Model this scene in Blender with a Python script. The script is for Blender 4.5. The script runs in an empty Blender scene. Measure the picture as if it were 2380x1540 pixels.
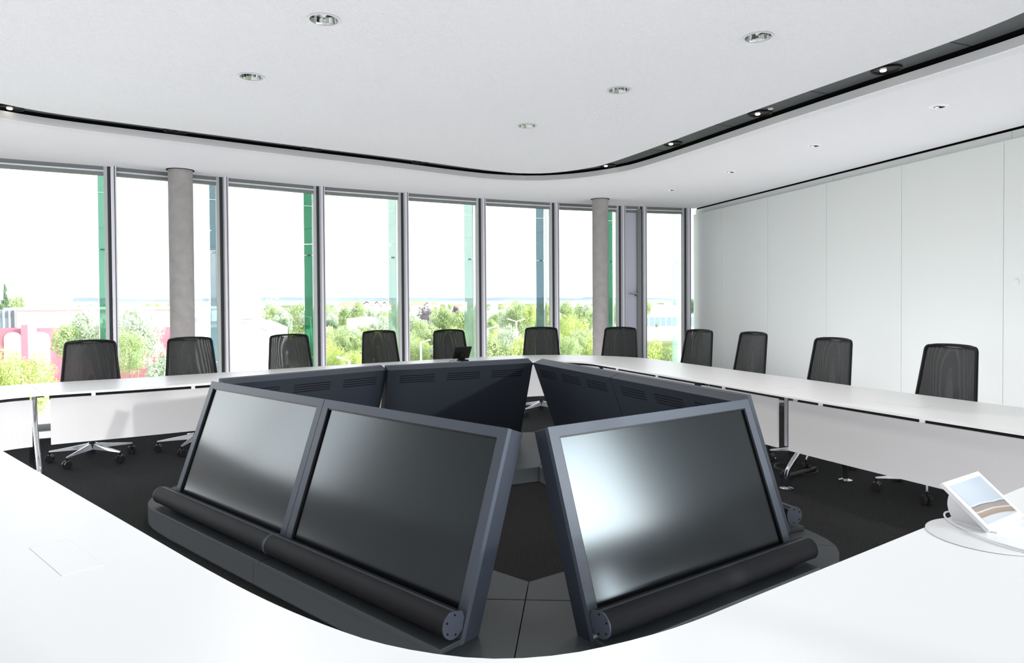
import bpy, math, random
from mathutils import Vector, Matrix
from mathutils.geometry import tessellate_polygon
random.seed(7)
SC = bpy.context.scene
COL = SC.collection
PI = math.pi
SKY, BACK, GLOW, LEFTK, EXPO = 1.7, .0, 1.0, 4.8, .35
FLOORL = 1.55
GLARE_SPOT = 88.  # strength of the bright spot added to the unseen sky for screen glare
MATC = (1.345, 1.95, 0)
# ------------------------------------------------------------------ camera model (measured from the place)
CH, F, YH, PITCH, ROLL = 1.41, 1618.47, 698.455, 0.016854, -0.006418
def ray(px, py):
    y0 = YH + F*math.tan(PITCH)
    X = (px-1190)/F; U = -(py-y0)/F
    cr, sr = math.cos(ROLL), math.sin(ROLL)
    x = X*cr-U*sr; u = X*sr+U*cr
    c, s = math.cos(PITCH), math.sin(PITCH)
    return Vector((x, c+u*s, u*c-s))
def onz(px, py, z):
    r = ray(px, py); k = (z-CH)/r.z
    return Vector((r.x*k, r.y*k, z))
def ony(px, py, y):
    r = ray(px, py)
    return Vector((r.x*y/r.y, y, CH+r.z*y/r.y))
# ------------------------------------------------------------------ materials
def mat(name, col, rough=.5, metal=0., spec=.5, bump=0., bscale=40., var=0., vscale=8., ior=None, coat=0., bdist=.01):
    m = bpy.data.materials.new(name); m.use_nodes = True
    nt = m.node_tree; b = nt.nodes['Principled BSDF']
    b.inputs['Base Color'].default_value = (*col, 1)
    b.inputs['Roughness'].default_value = rough
    b.inputs['Metallic'].default_value = metal
    b.inputs['Specular IOR Level'].default_value = spec
    if ior: b.inputs['IOR'].default_value = ior
    if coat: b.inputs['Coat Weight'].default_value = coat
    tc = nt.nodes.new('ShaderNodeTexCoord')
    if var:
        n = nt.nodes.new('ShaderNodeTexNoise'); n.inputs['Scale'].default_value = vscale; n.inputs['Detail'].default_value = 4
        nt.links.new(tc.outputs['Object'], n.inputs['Vector'])
        r = nt.nodes.new('ShaderNodeValToRGB')
        r.color_ramp.elements[0].position = .3; r.color_ramp.elements[1].position = .7
        r.color_ramp.elements[0].color = (*[c*(1-var) for c in col], 1)
        r.color_ramp.elements[1].color = (*[min(1, c*(1+var)) for c in col], 1)
        nt.links.new(n.outputs['Fac'], r.inputs['Fac']); nt.links.new(r.outputs['Color'], b.inputs['Base Color'])
    if bump:
        n = nt.nodes.new('ShaderNodeTexNoise'); n.inputs['Scale'].default_value = bscale; n.inputs['Detail'].default_value = 3
        nt.links.new(tc.outputs['Object'], n.inputs['Vector'])
        bp = nt.nodes.new('ShaderNodeBump'); bp.inputs['Strength'].default_value = bump; bp.inputs['Distance'].default_value = bdist
        nt.links.new(n.outputs['Fac'], bp.inputs['Height']); nt.links.new(bp.outputs['Normal'], b.inputs['Normal'])
    return m
def emit(name, col, s):
    m = bpy.data.materials.new(name); m.use_nodes = True; nt = m.node_tree
    nt.nodes.remove(nt.nodes['Principled BSDF'])
    e = nt.nodes.new('ShaderNodeEmission'); e.inputs[0].default_value = (*col, 1); e.inputs[1].default_value = s
    nt.links.new(e.outputs[0], nt.nodes['Material Output'].inputs[0]); return m
def glass(name, tint, refl=.08, rough=0., extra=0., ecol=(1, 1, 1)):
    """thin pane: tinted transparency with a Fresnel reflection; extra = share of diffuse/translucent body"""
    m = bpy.data.materials.new(name); m.use_nodes = True; nt = m.node_tree
    nt.nodes.remove(nt.nodes['Principled BSDF'])
    t = nt.nodes.new('ShaderNodeBsdfTransparent'); t.inputs[0].default_value = (*tint, 1)
    g = nt.nodes.new('ShaderNodeBsdfGlossy'); g.inputs['Roughness'].default_value = rough
    lw = nt.nodes.new('ShaderNodeFresnel'); lw.inputs['IOR'].default_value = 1.45
    mx = nt.nodes.new('ShaderNodeMixShader')
    nt.links.new(lw.outputs[0], mx.inputs[0]); nt.links.new(t.outputs[0], mx.inputs[1]); nt.links.new(g.outputs[0], mx.inputs[2])
    out = mx
    if extra:
        tr = nt.nodes.new('ShaderNodeBsdfTranslucent'); tr.inputs[0].default_value = (*ecol, 1)
        df = nt.nodes.new('ShaderNodeBsdfDiffuse'); df.inputs[0].default_value = (*ecol, 1)
        ad = nt.nodes.new('ShaderNodeMixShader'); ad.inputs[0].default_value = .5
        nt.links.new(tr.outputs[0], ad.inputs[1]); nt.links.new(df.outputs[0], ad.inputs[2])
        m2 = nt.nodes.new('ShaderNodeMixShader'); m2.inputs[0].default_value = extra
        nt.links.new(mx.outputs[0], m2.inputs[1]); nt.links.new(ad.outputs[0], m2.inputs[2]); out = m2
    nt.links.new(out.outputs[0], nt.nodes['Material Output'].inputs[0]); return m
M = dict(
    plaster=mat('plaster', (.81, .82, .84), .9, spec=.2, bump=.8, bscale=75, bdist=.015),
    plaster_s=mat('plaster_smooth', (.83, .84, .85), .85, spec=.2, bump=.6, bscale=80),
    lip=mat('white_metal_lip', (.95, .955, .97), .4),
    panel=mat('wall_panel_white', (.745, .775, .76), .6, spec=.3, bump=.03, bscale=120),
    black=mat('shadow_gap_black', (.008, .008, .01), .9, spec=.1),
    recess=mat('recess_panel_grey', (.030, .036, .037), .35, spec=.5),
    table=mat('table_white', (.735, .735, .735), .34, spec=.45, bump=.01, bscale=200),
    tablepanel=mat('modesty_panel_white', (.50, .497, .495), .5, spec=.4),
    chrome=mat('polished_chrome', (.58, .59, .61), .14, metal=1),
    alu=mat('anodised_aluminium', (.80, .80, .85), .45),
    aludark=mat('facade_gasket_dark', (.04, .045, .05), .5),
    rail=mat('facade_rail_grey', (.24, .26, .25), .4, metal=.2),
    housing=mat('console_grey_metal', (.024, .029, .040), .45, metal=.0, spec=.25, bump=.03, bscale=400),
    bezel=mat('console_bezel_grey', (.052, .062, .080), .45, metal=.0, spec=.25, bump=.03, bscale=400),
    cloth=mat('speaker_grille_black', (.008, .008, .010), .55, spec=.2, bump=.3, bscale=900),
    cap=mat('speaker_cap_grey', (.05, .06, .08), .4, metal=0., spec=.3),
    screen=mat('display_glass_black', (.002, .003, .004), .19, spec=.5, ior=1.5),
    plinth=mat('platform_grey', (.040, .046, .049), .5, spec=.2, bump=.04, bscale=300),
    plastic=mat('black_plastic', (.009, .009, .010), .35, spec=.2),
    seatfab=mat('black_seat_fabric', (.012, .012, .014), .8, bump=.3, bscale=500),
    white=mat('white_plastic', (.70, .70, .715), .3),
    concrete=mat('fair_faced_concrete', (.40, .385, .37), .8, spec=.2, bump=.1, bscale=30, var=.10, vscale=9),
    doorleaf=mat('lilac_grey_metal_leaf', (.62, .62, .72), .5),
    sash=mat('sash_profile_grey', (.56, .59, .56), .45),
    sill=mat('white_sill', (.8, .8, .8), .5),
    pane=glass('window_pane', (.985, .992, .988)),
    pane_sun_cut=glass('window_pane_sun_cut', (.66, .67, .67)),  # darker tint added to the unseen rear panes to weaken sun indoors
    lampwarm=emit('lamp_glow', (1, .88, .68), 4),
    reflector=mat('faceted_reflector', (.85, .87, .86), .08, metal=1),
    bulb=mat('frosted_bulb', (.9, .9, .82), .3),
)
M['screen'].node_tree.nodes['Principled BSDF'].inputs['Specular Tint'].default_value = (.86, .96, 1, 1)
# carpet
def carpet():
    m = mat('carpet_dark', (.020, .0208, .0208), .95, spec=.1, bump=.9, bscale=180, var=.6, vscale=110)
    return m
M['carpet'] = carpet()
# office chair mesh: woven net, mostly closed, with holes
def net():
    m = bpy.data.materials.new('woven_net_black'); m.use_nodes = True; nt = m.node_tree
    b = nt.nodes['Principled BSDF']; b.inputs['Base Color'].default_value = (.018, .019, .019, 1); b.inputs['Roughness'].default_value = .5
    tc = nt.nodes.new('ShaderNodeTexCoord')
    def MN(op, *v):
        m_ = nt.nodes.new('ShaderNodeMath'); m_.operation = op
        for i_, x_ in enumerate(v):
            if isinstance(x_, (int, float)): m_.inputs[i_].default_value = x_
            else: nt.links.new(x_, m_.inputs[i_])
        return m_.outputs[0]
    sx = nt.nodes.new('ShaderNodeSeparateXYZ'); nt.links.new(tc.outputs['Object'], sx.inputs[0])
    oi = nt.nodes.new('ShaderNodeObjectInfo')
    nz = nt.nodes.new('ShaderNodeTexNoise'); nz.noise_dimensions = '4D'; nz.inputs['Scale'].default_value = 2.4; nz.inputs['Detail'].default_value = 0
    nt.links.new(tc.outputs['Object'], nz.inputs['Vector']); nt.links.new(MN('MULTIPLY', sx.outputs['Y'], 0.0), nz.inputs['W'])
    ph = MN('ADD', MN('MULTIPLY', MN('MULTIPLY', sx.outputs['X'], sx.outputs['X']), 1100.0), MN('MULTIPLY', nz.outputs['Fac'], 70.0))
    ph = MN('ADD', ph, MN('MULTIPLY', sx.outputs['Z'], -14.0))
    moire = MN('MULTIPLY_ADD', MN('SINE', ph), .5, .5)
    w2 = nt.nodes.new('ShaderNodeTexWave'); w2.bands_direction = 'Z'; w2.inputs['Scale'].default_value = 60
    nt.links.new(tc.outputs['Object'], w2.inputs[0])
    a = nt.nodes.new('ShaderNodeMath'); a.operation = 'MULTIPLY_ADD'; a.inputs[1].default_value = .17; a.inputs[2].default_value = .0
    nt.links.new(moire, a.inputs[0])
    a2 = nt.nodes.new('ShaderNodeMath'); a2.operation = 'MULTIPLY_ADD'; a2.inputs[1].default_value = .05
    nt.links.new(w2.outputs['Fac'], a2.inputs[0]); nt.links.new(a.outputs[0], a2.inputs[2])
    t = nt.nodes.new('ShaderNodeBsdfTransparent'); mx = nt.nodes.new('ShaderNodeMixShader')
    nt.links.new(a2.outputs[0], mx.inputs[0]); nt.links.new(b.outputs[0], mx.inputs[1]); nt.links.new(t.outputs[0], mx.inputs[2])
    nt.links.new(mx.outputs[0], nt.nodes['Material Output'].inputs[0]); return m
M['net'] = net()
# ------------------------------------------------------------------ mesh builder
class MB:
    def __init__(s): s.v = []; s.f = []
    def add(s, vs, fs):
        k = len(s.v); s.v += [Vector(v) for v in vs]; s.f += [tuple(i+k for i in f) for f in fs]; return s
    def box(s, c, d, mtx=None, rz=0):
        x, y, z = d[0]/2, d[1]/2, d[2]/2
        R = Matrix.Rotation(rz, 3, 'Z') if mtx is None else mtx
        vs = [Vector(c)+R @ Vector(p) for p in [(-x,-y,-z),(x,-y,-z),(x,y,-z),(-x,y,-z),(-x,-y,z),(x,-y,z),(x,y,z),(-x,y,z)]]
        return s.add(vs, [(0,3,2,1),(4,5,6,7),(0,1,5,4),(1,2,6,5),(2,3,7,6),(3,0,4,7)])
    def seg(s, a, b, w, z0, z1):                  # upright board along a-b (2D)
        a = Vector(a[:2]); b = Vector(b[:2]); d = b-a
        return s.box(((a.x+b.x)/2, (a.y+b.y)/2, (z0+z1)/2), (d.length, w, z1-z0), rz=math.atan2(d.y, d.x))
    def tube(s, pts, r, n=10, caps=True, closed=False):
        pts = [Vector(p) for p in pts]; N = len(pts); k = len(s.v)
        rs = r if isinstance(r, (list, tuple)) else [r]*N
        up = None
        for i, p in enumerate(pts):
            if closed: t = pts[(i+1) % N]-pts[i-1]
            else: t = pts[min(i+1, N-1)]-pts[max(i-1, 0)]
            t.normalize()
            if up is None:
                up = t.orthogonal().normalized()
            else:
                up = (up-t*up.dot(t)).normalized()
            q = t.cross(up)
            for j in range(n):
                a = 2*PI*j/n; s.v.append(p+(up*math.cos(a)+q*math.sin(a))*rs[i])
        for i in range(N if closed else N-1):
            for j in range(n):
                a = k+i*n+j; b = k+i*n+(j+1) % n; i2 = (i+1) % N
                s.f.append((a, b, k+i2*n+(j+1) % n, k+i2*n+j))
        if caps and not closed:
            s.f.append(tuple(k+j for j in reversed(range(n)))); s.f.append(tuple(k+(N-1)*n+j for j in range(n)))
        return s
    def lathe(s, prof, c=(0, 0, 0), n=28, R=None, cap0=False, cap1=False):
        k = len(s.v); R = R or Matrix.Identity(3); c = Vector(c)
        for r, z in prof:
            for j in range(n):
                a = 2*PI*j/n; s.v.append(c+R @ Vector((r*math.cos(a), r*math.sin(a), z)))
        for i in range(len(prof)-1):
            for j in range(n):
                s.f.append((k+i*n+j, k+i*n+(j+1) % n, k+(i+1)*n+(j+1) % n, k+(i+1)*n+j))
        if cap0: s.f.append(tuple(k+j for j in reversed(range(n))))
        if cap1: s.f.append(tuple(k+(len(prof)-1)*n+j for j in range(n)))
        return s
    def slab(s, loops, z0, z1):                   # prism of a polygon with holes (first loop outer)
        L = [[Vector((p[0], p[1], 0)) for p in lp] for lp in loops]
        tri = tessellate_polygon(L); flat = [p for lp in L for p in lp]; n = len(flat)
        def area(t): a, b, c = (flat[i] for i in t); return (b-a).cross(c-a).z
        k = len(s.v); s.v += [Vector((p.x, p.y, z0)) for p in flat]+[Vector((p.x, p.y, z1)) for p in flat]
        for t in tri:
            if abs(area(t)) < 1e-9: continue
            t = tuple(t) if area(t) > 0 else tuple(reversed(t))
            s.f.append(tuple(k+n+i for i in t)); s.f.append(tuple(k+i for i in reversed(t)))
        o = 0
        for li, lp in enumerate(L):
            m = len(lp); A = sum(lp[i].x*lp[(i+1) % m].y-lp[(i+1) % m].x*lp[i].y for i in range(m))
            flip = (A < 0) ^ (li > 0)
            for i in range(m):
                a = k+o+i; b = k+o+(i+1) % m
                q = (a, b, b+n, a+n)
                s.f.append(q if not flip else tuple(reversed(q)))
            o += m
        return s
    def build(s, name, m, parent=None, smooth=False, bevel=0., world=True):
        off = parent.location if (parent and world) else Vector((0, 0, 0))
        me = bpy.data.meshes.new(name); me.from_pydata([tuple(v-off) for v in s.v], [], s.f); me.update()
        me.materials.append(M[m] if isinstance(m, str) else m)
        o = bpy.data.objects.new(name, me); COL.objects.link(o)
        if parent: o.parent = parent
        if smooth:
            me.polygons.foreach_set('use_smooth', [True]*len(me.polygons))
            try: me.set_sharp_from_angle(angle=math.radians(40))
            except Exception: pass
        if bevel:
            b = o.modifiers.new('b', 'BEVEL'); b.width = bevel; b.segments = 2; b.limit_method = 'ANGLE'
        return o
def tag(o, label, cat, group=None, kind=None):
    if label: o['label'] = label
    if cat: o['category'] = cat
    if group: o['group'] = group
    if kind: o['kind'] = kind
    return o
def thing(name, label, cat, loc=(0, 0, 0), rz=0, group=None):
    o = bpy.data.objects.new(name, None); COL.objects.link(o); o.empty_display_size = .1
    o.location = loc; o.rotation_euler = (0, 0, rz)
    return tag(o, label, cat, group)
def struct(name, loc=(0, 0, 0)):
    o = bpy.data.objects.new(name, None); COL.objects.link(o); o.location = loc; o['kind'] = 'structure'; return o
def copy_tree(o, parent=None, kids=None):
    kids = kids or KIDS
    c = o.copy(); COL.objects.link(c)
    if parent: c.parent = parent
    for ch in [x for x in kids if x.parent == o]: copy_tree(ch, c, kids)
    return c
# ------------------------------------------------------------------ curves
def smooth_path(pts, closed=True, it=3):
    P = [Vector(p) for p in pts]
    for _ in range(it):
        Q = []; n = len(P)
        for i in range(n if closed else n-1):
            a, b = P[i], P[(i+1) % n]; Q += [a*.75+b*.25, a*.25+b*.75]
        if not closed: Q = [P[0]]+Q+[P[-1]]
        P = Q
    return P
def resample(P, step, closed=True):
    Q = P+[P[0]] if closed else P
    L = [0]
    for i in range(1, len(Q)): L.append(L[-1]+(Q[i]-Q[i-1]).length)
    n = max(4, round(L[-1]/step)); out = []; j = 0
    for k in range(n if closed else n+1):
        t = L[-1]*k/n
        while j < len(L)-2 and L[j+1] < t: j += 1
        f = (t-L[j])/max(1e-9, L[j+1]-L[j]); out.append(Q[j].lerp(Q[j+1], min(1, max(0, f))))
    return out
def normals(P):                                   # outward normals of closed path around CEN
    out = []; n = len(P)
    for i in range(n):
        t = (P[(i+2) % n]-P[i-2]).normalized(); q = Vector((t.y, -t.x))
        if q.dot(P[i]-CEN) < 0: q = -q
        out.append(q)
    return out
CEN = Vector((-.3, 4.4))
# ================================================================== ROOM
FAC = [(-5.36,7.08),(-4.36,7.66),(-3.43,8.35),(-2.47,9.04),(-1.47,9.62),(-.43,10.19),(.67,10.69),(1.75,11.08),(2.11,11.18),(2.87,11.40),(2.99,11.46)]
LEFT = [(-6.2,6.3),(-6.78,5.3),(-7.08,4.2),(-7.12,3.05),(-6.95,1.9),(-6.5,.8),(-5.8,-.15),(-4.9,-.95),(-3.9,-1.6),(-2.85,-2.1),(-1.7,-2.4),(-.55,-2.5),(.6,-2.45),(1.75,-2.2),(2.8,-1.75),(3.7,-1.1),(4.4,-.2),(4.9,.9),(5.16,2.1),(4.97,4.0)]
FAC = [Vector(p) for p in FAC]; LEFT = [Vector(p) for p in LEFT]
ROOM = FAC+LEFT[::-1]                              # clockwise: along facade, then wall, then behind
def grow(P, d):
    n = len(P); out = []
    for i in range(n):
        t = (P[(i+1) % n]-P[i-1]).normalized(); q = Vector((t.y, -t.x))
        if q.dot(P[i]-CEN) < 0: q = -q
        out.append(P[i]+q*d)
    return out
fl = MB().slab([[tuple(p) for p in grow(ROOM, .16)]], -.3, 0).build('floor', 'carpet'); fl['kind'] = 'structure'
ZC = 2.9
# table ring inner edge
TIN = [(1.95,2.56),(1.33,2.12),(.92,1.83),(.55,1.57),(.30,1.39),(.02,1.28),(-.22,1.33),(-.43,1.46),(-.68,1.66),(-1.17,2.11),(-1.64,2.54),(-2.37,3.21),(-3.0,3.79),(-3.45,4.22),(-3.72,4.62),(-3.70,4.98),(-3.50,5.19),(-3.02,5.47),(-2.51,5.82),(-1.85,6.32),(-1.18,6.80),(-.45,7.28),(.15,7.66),(.45,7.75),(.80,7.60),(.96,7.20),(1.20,6.60),(1.40,6.10),(1.68,5.42),(1.89,4.86),(2.22,4.12),(2.56,3.40),(2.72,3.05),(2.62,2.88),(2.3,2.79)]
TP = resample(smooth_path([Vector(p) for p in TIN], True, 2), .055)
TN = normals(TP)
for _ in range(6): TN = [(TN[i-1]+TN[i]*2+TN[(i+1) % len(TN)]).normalized() for i in range(len(TN))]
TW = .85
# ceiling
CM = [(-3.80,5.21),(-3.60,5.49),(-3.13,5.85),(-2.66,6.21),(-2.01,6.70),(-1.01,7.40),(-.43,7.88),(.06,8.20),(.50,8.20),(.95,7.83),(1.10,7.55),(1.35,6.98),(1.60,6.34),(1.82,5.78),(2.17,4.96),(2.49,4.27),(2.66,3.83),(2.72,3.5),(2.6,3.15),(2.1,2.6),(1.4,2.0),(.5,1.2),(0,1.0),(-.5,1.15),(-1.4,1.9),(-2.6,3.0),(-3.55,3.95),(-3.9,4.45),(-3.95,4.85)]
CM = resample(smooth_path([Vector(p) for p in CM], True, 2), .12)
CN = normals(CM)
for _ in range(4): CN = [(CN[i-1]+CN[i]*2+CN[(i+1) % len(CN)]).normalized() for i in range(len(CN))]
def coff(d): return [p+n*d for p, n in zip(CM, CN)]
GAP = .44
ceil = struct('ceiling', (0, 4, ZC))
MB().slab([coff(0)], ZC, 3.14).build('main_ceiling_raft', 'plaster', ceil)
MB().slab([[tuple(p) for p in grow(ROOM, .02)], coff(GAP+.13)], ZC, ZC+.05).build('perimeter_ceiling', 'plaster_s', ceil)
MB().slab([coff(GAP+.13), coff(GAP)], ZC-.003, ZC+.045).build('ceiling_edge_band', 'plaster', ceil)
MB().slab([coff(GAP+.012), coff(GAP-.001)], ZC-.006, ZC+.055).build('ceiling_lip', 'lip', ceil)
MB().slab([coff(GAP+.3), coff(GAP+.016)], ZC+.06, ZC+.2).build('recess_side', 'black', ceil)
# recess panels with seams
n = len(CM); a0 = coff(-.02); a1 = coff(GAP-.05)
rb = MB(); step = 9
for i in range(0, n, step):
    idx = [(i+k) % n for k in range(min(step, n-i)+1)]
    lp = [a0[j] for j in idx]+[a1[j] for j in reversed(idx)]
    d = (lp[1]-lp[0]).normalized()*.004
    rb.slab([[tuple(p) for p in lp]], ZC+.075, ZC+.095)
rb.build('recess_panel', 'recess', ceil)
MB().slab([[tuple(p) for p in grow(ROOM, .25)]], 3.15, 3.5).build('roof_slab', 'black', ceil)
sm = MB()                                          # thin seams in the dark recess
for i in range(0, n, step):
    sm.seg(a0[i], a1[i], .004, ZC+.0735, ZC+.076)
sm.build('recess_seam', 'black', ceil)
# facade upstand between perimeter ceiling and slab so no light leaks
up = MB(); G = grow(ROOM, .05)
for i in range(len(G)):
    up.seg(G[i], G[(i+1) % len(G)], .08, ZC+.02, 3.2)
up.build('ceiling_upstand', 'rail', ceil)
# ------------------------------------------------------------------ wall on the right
WA = Vector((2.99, 11.46)); WD = (Vector((4.43, 6.04))-WA).normalized(); WNV = Vector((-WD.y, WD.x))   # WNV into wall (away from room)
if WNV.dot(CEN-WA) > 0: WNV = -WNV
wr = struct('wall_right', (4.0, 8.0, 0))
WE = (Vector((4.97, 4.0))-WA).length
def wp(t, d): return WA+WD*t+WNV*d
MB().seg(wp(-.02, .10), wp(WE, .10), .06, 0, ZC+.04).build('wall_backing', 'black', wr)
J = [0, .85, 2.0, 3.15, 4.29, 5.43, 6.58, WE]
J2 = [0, .93, 2.08, 3.22, 4.36, 5.47, 6.62, WE]
for a, b in zip(J[:-1], J[1:]):
    MB().seg(wp(a+.002, .012), wp(b-.002, .012), .03, .012, 2.80).build('wall_panel', 'panel', wr, bevel=.0015)
for a, b in zip(J2[:-1], J2[1:]):
    MB().seg(wp(a+.002, .052), wp(b-.002, .052), .03, 2.78, 2.882).build('upper_wall_panel', 'panel', wr)
MB().seg(wp(0, -.005), wp(0.001, .10), .03, .0, 2.80)
q = onz(2362, 655, 1.5); r = ray(2362, 655)
# where that ray meets the wall
den = r.x*WD.y-r.y*WD.x; kk = (WA.x*WD.y-WA.y*WD.x)/den
sp = Vector((r.x*kk, r.y*kk)); sz = CH+r.z*kk
wdr = Matrix.Rotation(math.atan2(WD.y, WD.x), 3, 'Z') @ Matrix.Rotation(PI/2, 3, 'X')
o = MB().lathe([(.032, 0), (.032, .004), (.028, .006)], (sp.x-WNV.x*.003, sp.y-WNV.y*.003, sz), 24, Matrix.Rotation(math.atan2(-WNV.y, -WNV.x), 3, 'Z') @ Matrix.Rotation(PI/2, 3, 'Y'), cap1=True).build('wall_sensor', 'panel', smooth=True)
tag(o, 'tiny round white sensor disc on the white wall panel at the right edge', 'sensor')
# ------------------------------------------------------------------ windows
def window(i, A, B, visible, kind='pane', mull=True):
    d = (B-A); L = d.length; d.normalize(); q = Vector((d.y, -d.x))
    if q.dot(A-CEN) < 0: q = -q                    # q: outwards
    rz = math.atan2(d.y, d.x)
    w = struct(('window_%d' if kind == 'pane' else 'door_%d') % i, ((A.x+B.x)/2, (A.y+B.y)/2, 0))
    def bx(s0, s1, o0, o1, z0, z1):                # s along, o outwards offset
        c = A+d*((s0+s1)/2)+q*((o0+o1)/2)
        return MB().box((c.x, c.y, (z0+z1)/2), (s1-s0, o1-o0, z1-z0), rz=rz)
    # mullion at end B : aluminium profile towards the room, dark gasket on the left
    if mull:
        bx(L-.026, L+.026, -.085, .02, 0, ZC).build('mullion', 'alu', w, bevel=.003)
        bx(L-.060, L-.027, -.02, .03, 0, ZC).build('gasket', 'aludark', w)
        bx(L-.095, L-.061, -.015, .03, 0, ZC).build('sash_profile', 'sash', w)
        bx(L+.004, L+.012, -.0875, -.083, .0, ZC).build('mullion_groove', 'aludark', w)
    bx(.026, L-.095, -.01, .05, ZC-.095, ZC+.01).build('top_rail', 'rail', w)
    bx(.026, L-.095, -.03, -.012, ZC-.06, ZC-.045).build('top_rail_trim', 'alu', w)
    bx(.026, L-.095, -.01, .05, .075, .14).build('bottom_rail', 'rail', w)
    bx(0, L, -.07, .06, .0, .074).build('window_sill', 'sill', w)
    if kind == 'pane':
        bx(.02, L-.08, .012, .026, .13, ZC-.09).build('glass_pane', 'pane' if visible is not None else 'pane_sun_cut', w)
    else:
        bx(.03, L-.09, .0, .04, .13, ZC-.10).build('door_leaf', 'doorleaf', w, bevel=.004)
        bx(L-.12, L-.055, -.05, .03, .1, ZC-.05).build('door_stile', 'rail', w)
        h = ony(1478, 684, (A+d*(L-.13)).y); c = A+d*(L-.135)-q*.02
        hm = MB().tube([(c.x, c.y, h.z), (c.x-q.x*.05, c.y-q.y*.05, h.z), (c.x-q.x*.055-d.x*.15, c.y-q.y*.055-d.y*.15, h.z+.02)], .011)
        R = Matrix.Rotation(math.atan2(q.y, q.x), 3, 'Z') @ Matrix.Rotation(-PI/2, 3, 'Y')
        hm.lathe([(.028, 0), (.028, .012), (.012, .016)], (c.x, c.y, h.z), 20, R, cap0=True)
        hm.build('door_handle', 'chrome', w, smooth=True)
    return w
k = 1
for i in range(len(FAC)-2):
    if i == 7: window(1, FAC[7], FAC[8], True, 'door')
    else: window(k, FAC[i], FAC[i+1], True); k += 1
window(k, FAC[-2], FAC[-1], True, mull=False); k += 1
LL = [FAC[0]]+LEFT
WS = []
for i in range(len(LL)-1):
    if 3 <= i <= 13 or i == len(LL)-2: WS.append((i, LL[i], LL[i+1]))
    else: window(k, LL[i+1], LL[i], None if i > 13 else False); k += 1
wl = struct('wall_left', (-5.5, .5, 0))
for i, a_, b_ in WS:
    if i < 18: MB().seg(a_, b_, .08, 0, ZC+.02).build('wall_panel', 'panel', wl)
    else: MB().seg(a_, b_, .06, 0, ZC-.02).build('wall_panel', 'panel', wr)
# ------------------------------------------------------------------ columns
for (px, yy, lab) in ((422, 7.85, 'round grey concrete column standing by the left windows'), (1395.5, 10.3, 'round grey concrete column standing near the far corner beside the grey door')):
    c = ony(px, 600, yy)
    t = thing('concrete_column', lab, 'column', (c.x, c.y, 0))
    rr = .128 if yy < 9 else .118
    MB().lathe([(rr, 0), (rr, ZC-.004)], (c.x, c.y, 0), 48, cap0=True, cap1=True).build('column_shaft', 'concrete', t, smooth=True)
    MB().lathe([(rr+.002, ZC-.004), (rr+.018, ZC-.004), (rr+.018, ZC-.001), (rr+.002, ZC-.001)], (c.x, c.y, 0), 48).build('shadow_ring', 'black', t)
# ------------------------------------------------------------------ coloured glass fins outside
gm = dict(g=glass('fin_glass_green', (.27, .56, .41), extra=.42, ecol=(.10, .34, .22)), b=glass('fin_glass_blue', (.50, .62, .66), extra=.42, ecol=(.20, .29, .33)), e=glass('fin_glass_soft_green', (.52, .78, .66), extra=.40, ecol=(.22, .45, .34)), p=glass('fin_glass_pale', (.82, .92, .88), extra=.38, ecol=(.50, .66, .58)))
FINS = [(228,251,'e',.9,'green glass fin outside the leftmost window'),(487,510,'b',.9,'blue-grey glass fin just right of the near concrete column'),(706,731,'g',.9,'deep green glass fin outside the third window'),(902,925,'p',.9,'very pale glass fin outside the window with the fourth chair before it'),(1078,1105,'p',.9,'pale green glass fin behind the black tablet'),(1245,1269,'b',.9,'blue-grey glass fin behind the centre chair'),(1411,1427,'g',.9,'green glass fin just right of the far concrete column'),(1562,1587,'p',.9,'pale glass fin outside the last window by the white wall')]
def fac_hit(px):
    r = ray(px, 600)
    for i in range(len(FAC)-1):
        a, b = FAC[i], FAC[i+1]; e = b-a
        den = r.x*e.y-r.y*e.x
        k = (a.x*e.y-a.y*e.x)/den; p = Vector((r.x*k, r.y*k)); t = (p-a).dot(e)/e.length_squared
        if (0 <= t <= 1) or (i == 0 and t < 0): return p.y
    return 11.5
for (x0, x1, g, off, lab) in FINS:
    y = fac_hit(x0)+off
    a = ony(x0, 600, y); b = ony(x1, 600, y+.12)
    t = thing('glass_fin', lab, 'glass fin', (a.x, a.y, -1.5), group='coloured glass fins outside the windows')
    d = Vector((b.x-a.x, b.y-a.y)); nn = Vector((d.y, -d.x)).normalized()
    for (z0, z1) in ((-1.5, .626), (.63, 2.066), (2.07, 2.758), (2.762, 4.2)):
        mb = MB(); N = 9; vs = []
        for th in (0, .010):
            for zz in (z0, z1):
                for i in range(N):
                    f = i/(N-1); p = Vector((a.x, a.y))+d*f+nn*(.05*math.sin(PI*f)+th); vs.append((p.x, p.y, zz))
        fs = []
        for i in range(N-1):
            fs += [(i, i+1, N+i+1, N+i), (2*N+i, 3*N+i, 3*N+i+1, 2*N+i+1), (i, 2*N+i, 2*N+i+1, i+1), (N+i, N+i+1, 3*N+i+1, 3*N+i)]
        fs += [(0, N, 3*N, 2*N), (N-1, 3*N-1, 4*N-1, 2*N-1)]
        mb.add(vs, fs).build('fin_panel', gm[g], t, smooth=True)
    c = Vector((a.x, a.y))+d*.5
    MB().box((c.x, c.y, 2.068), (.05, .05, .02)).build('fin_clamp', 'rail', t)
    MB().tube([(b.x, b.y+.02, -1.5), (b.x, b.y+.02, 4.2)], .012, 8).build('fin_rod', 'alu', t)
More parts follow.
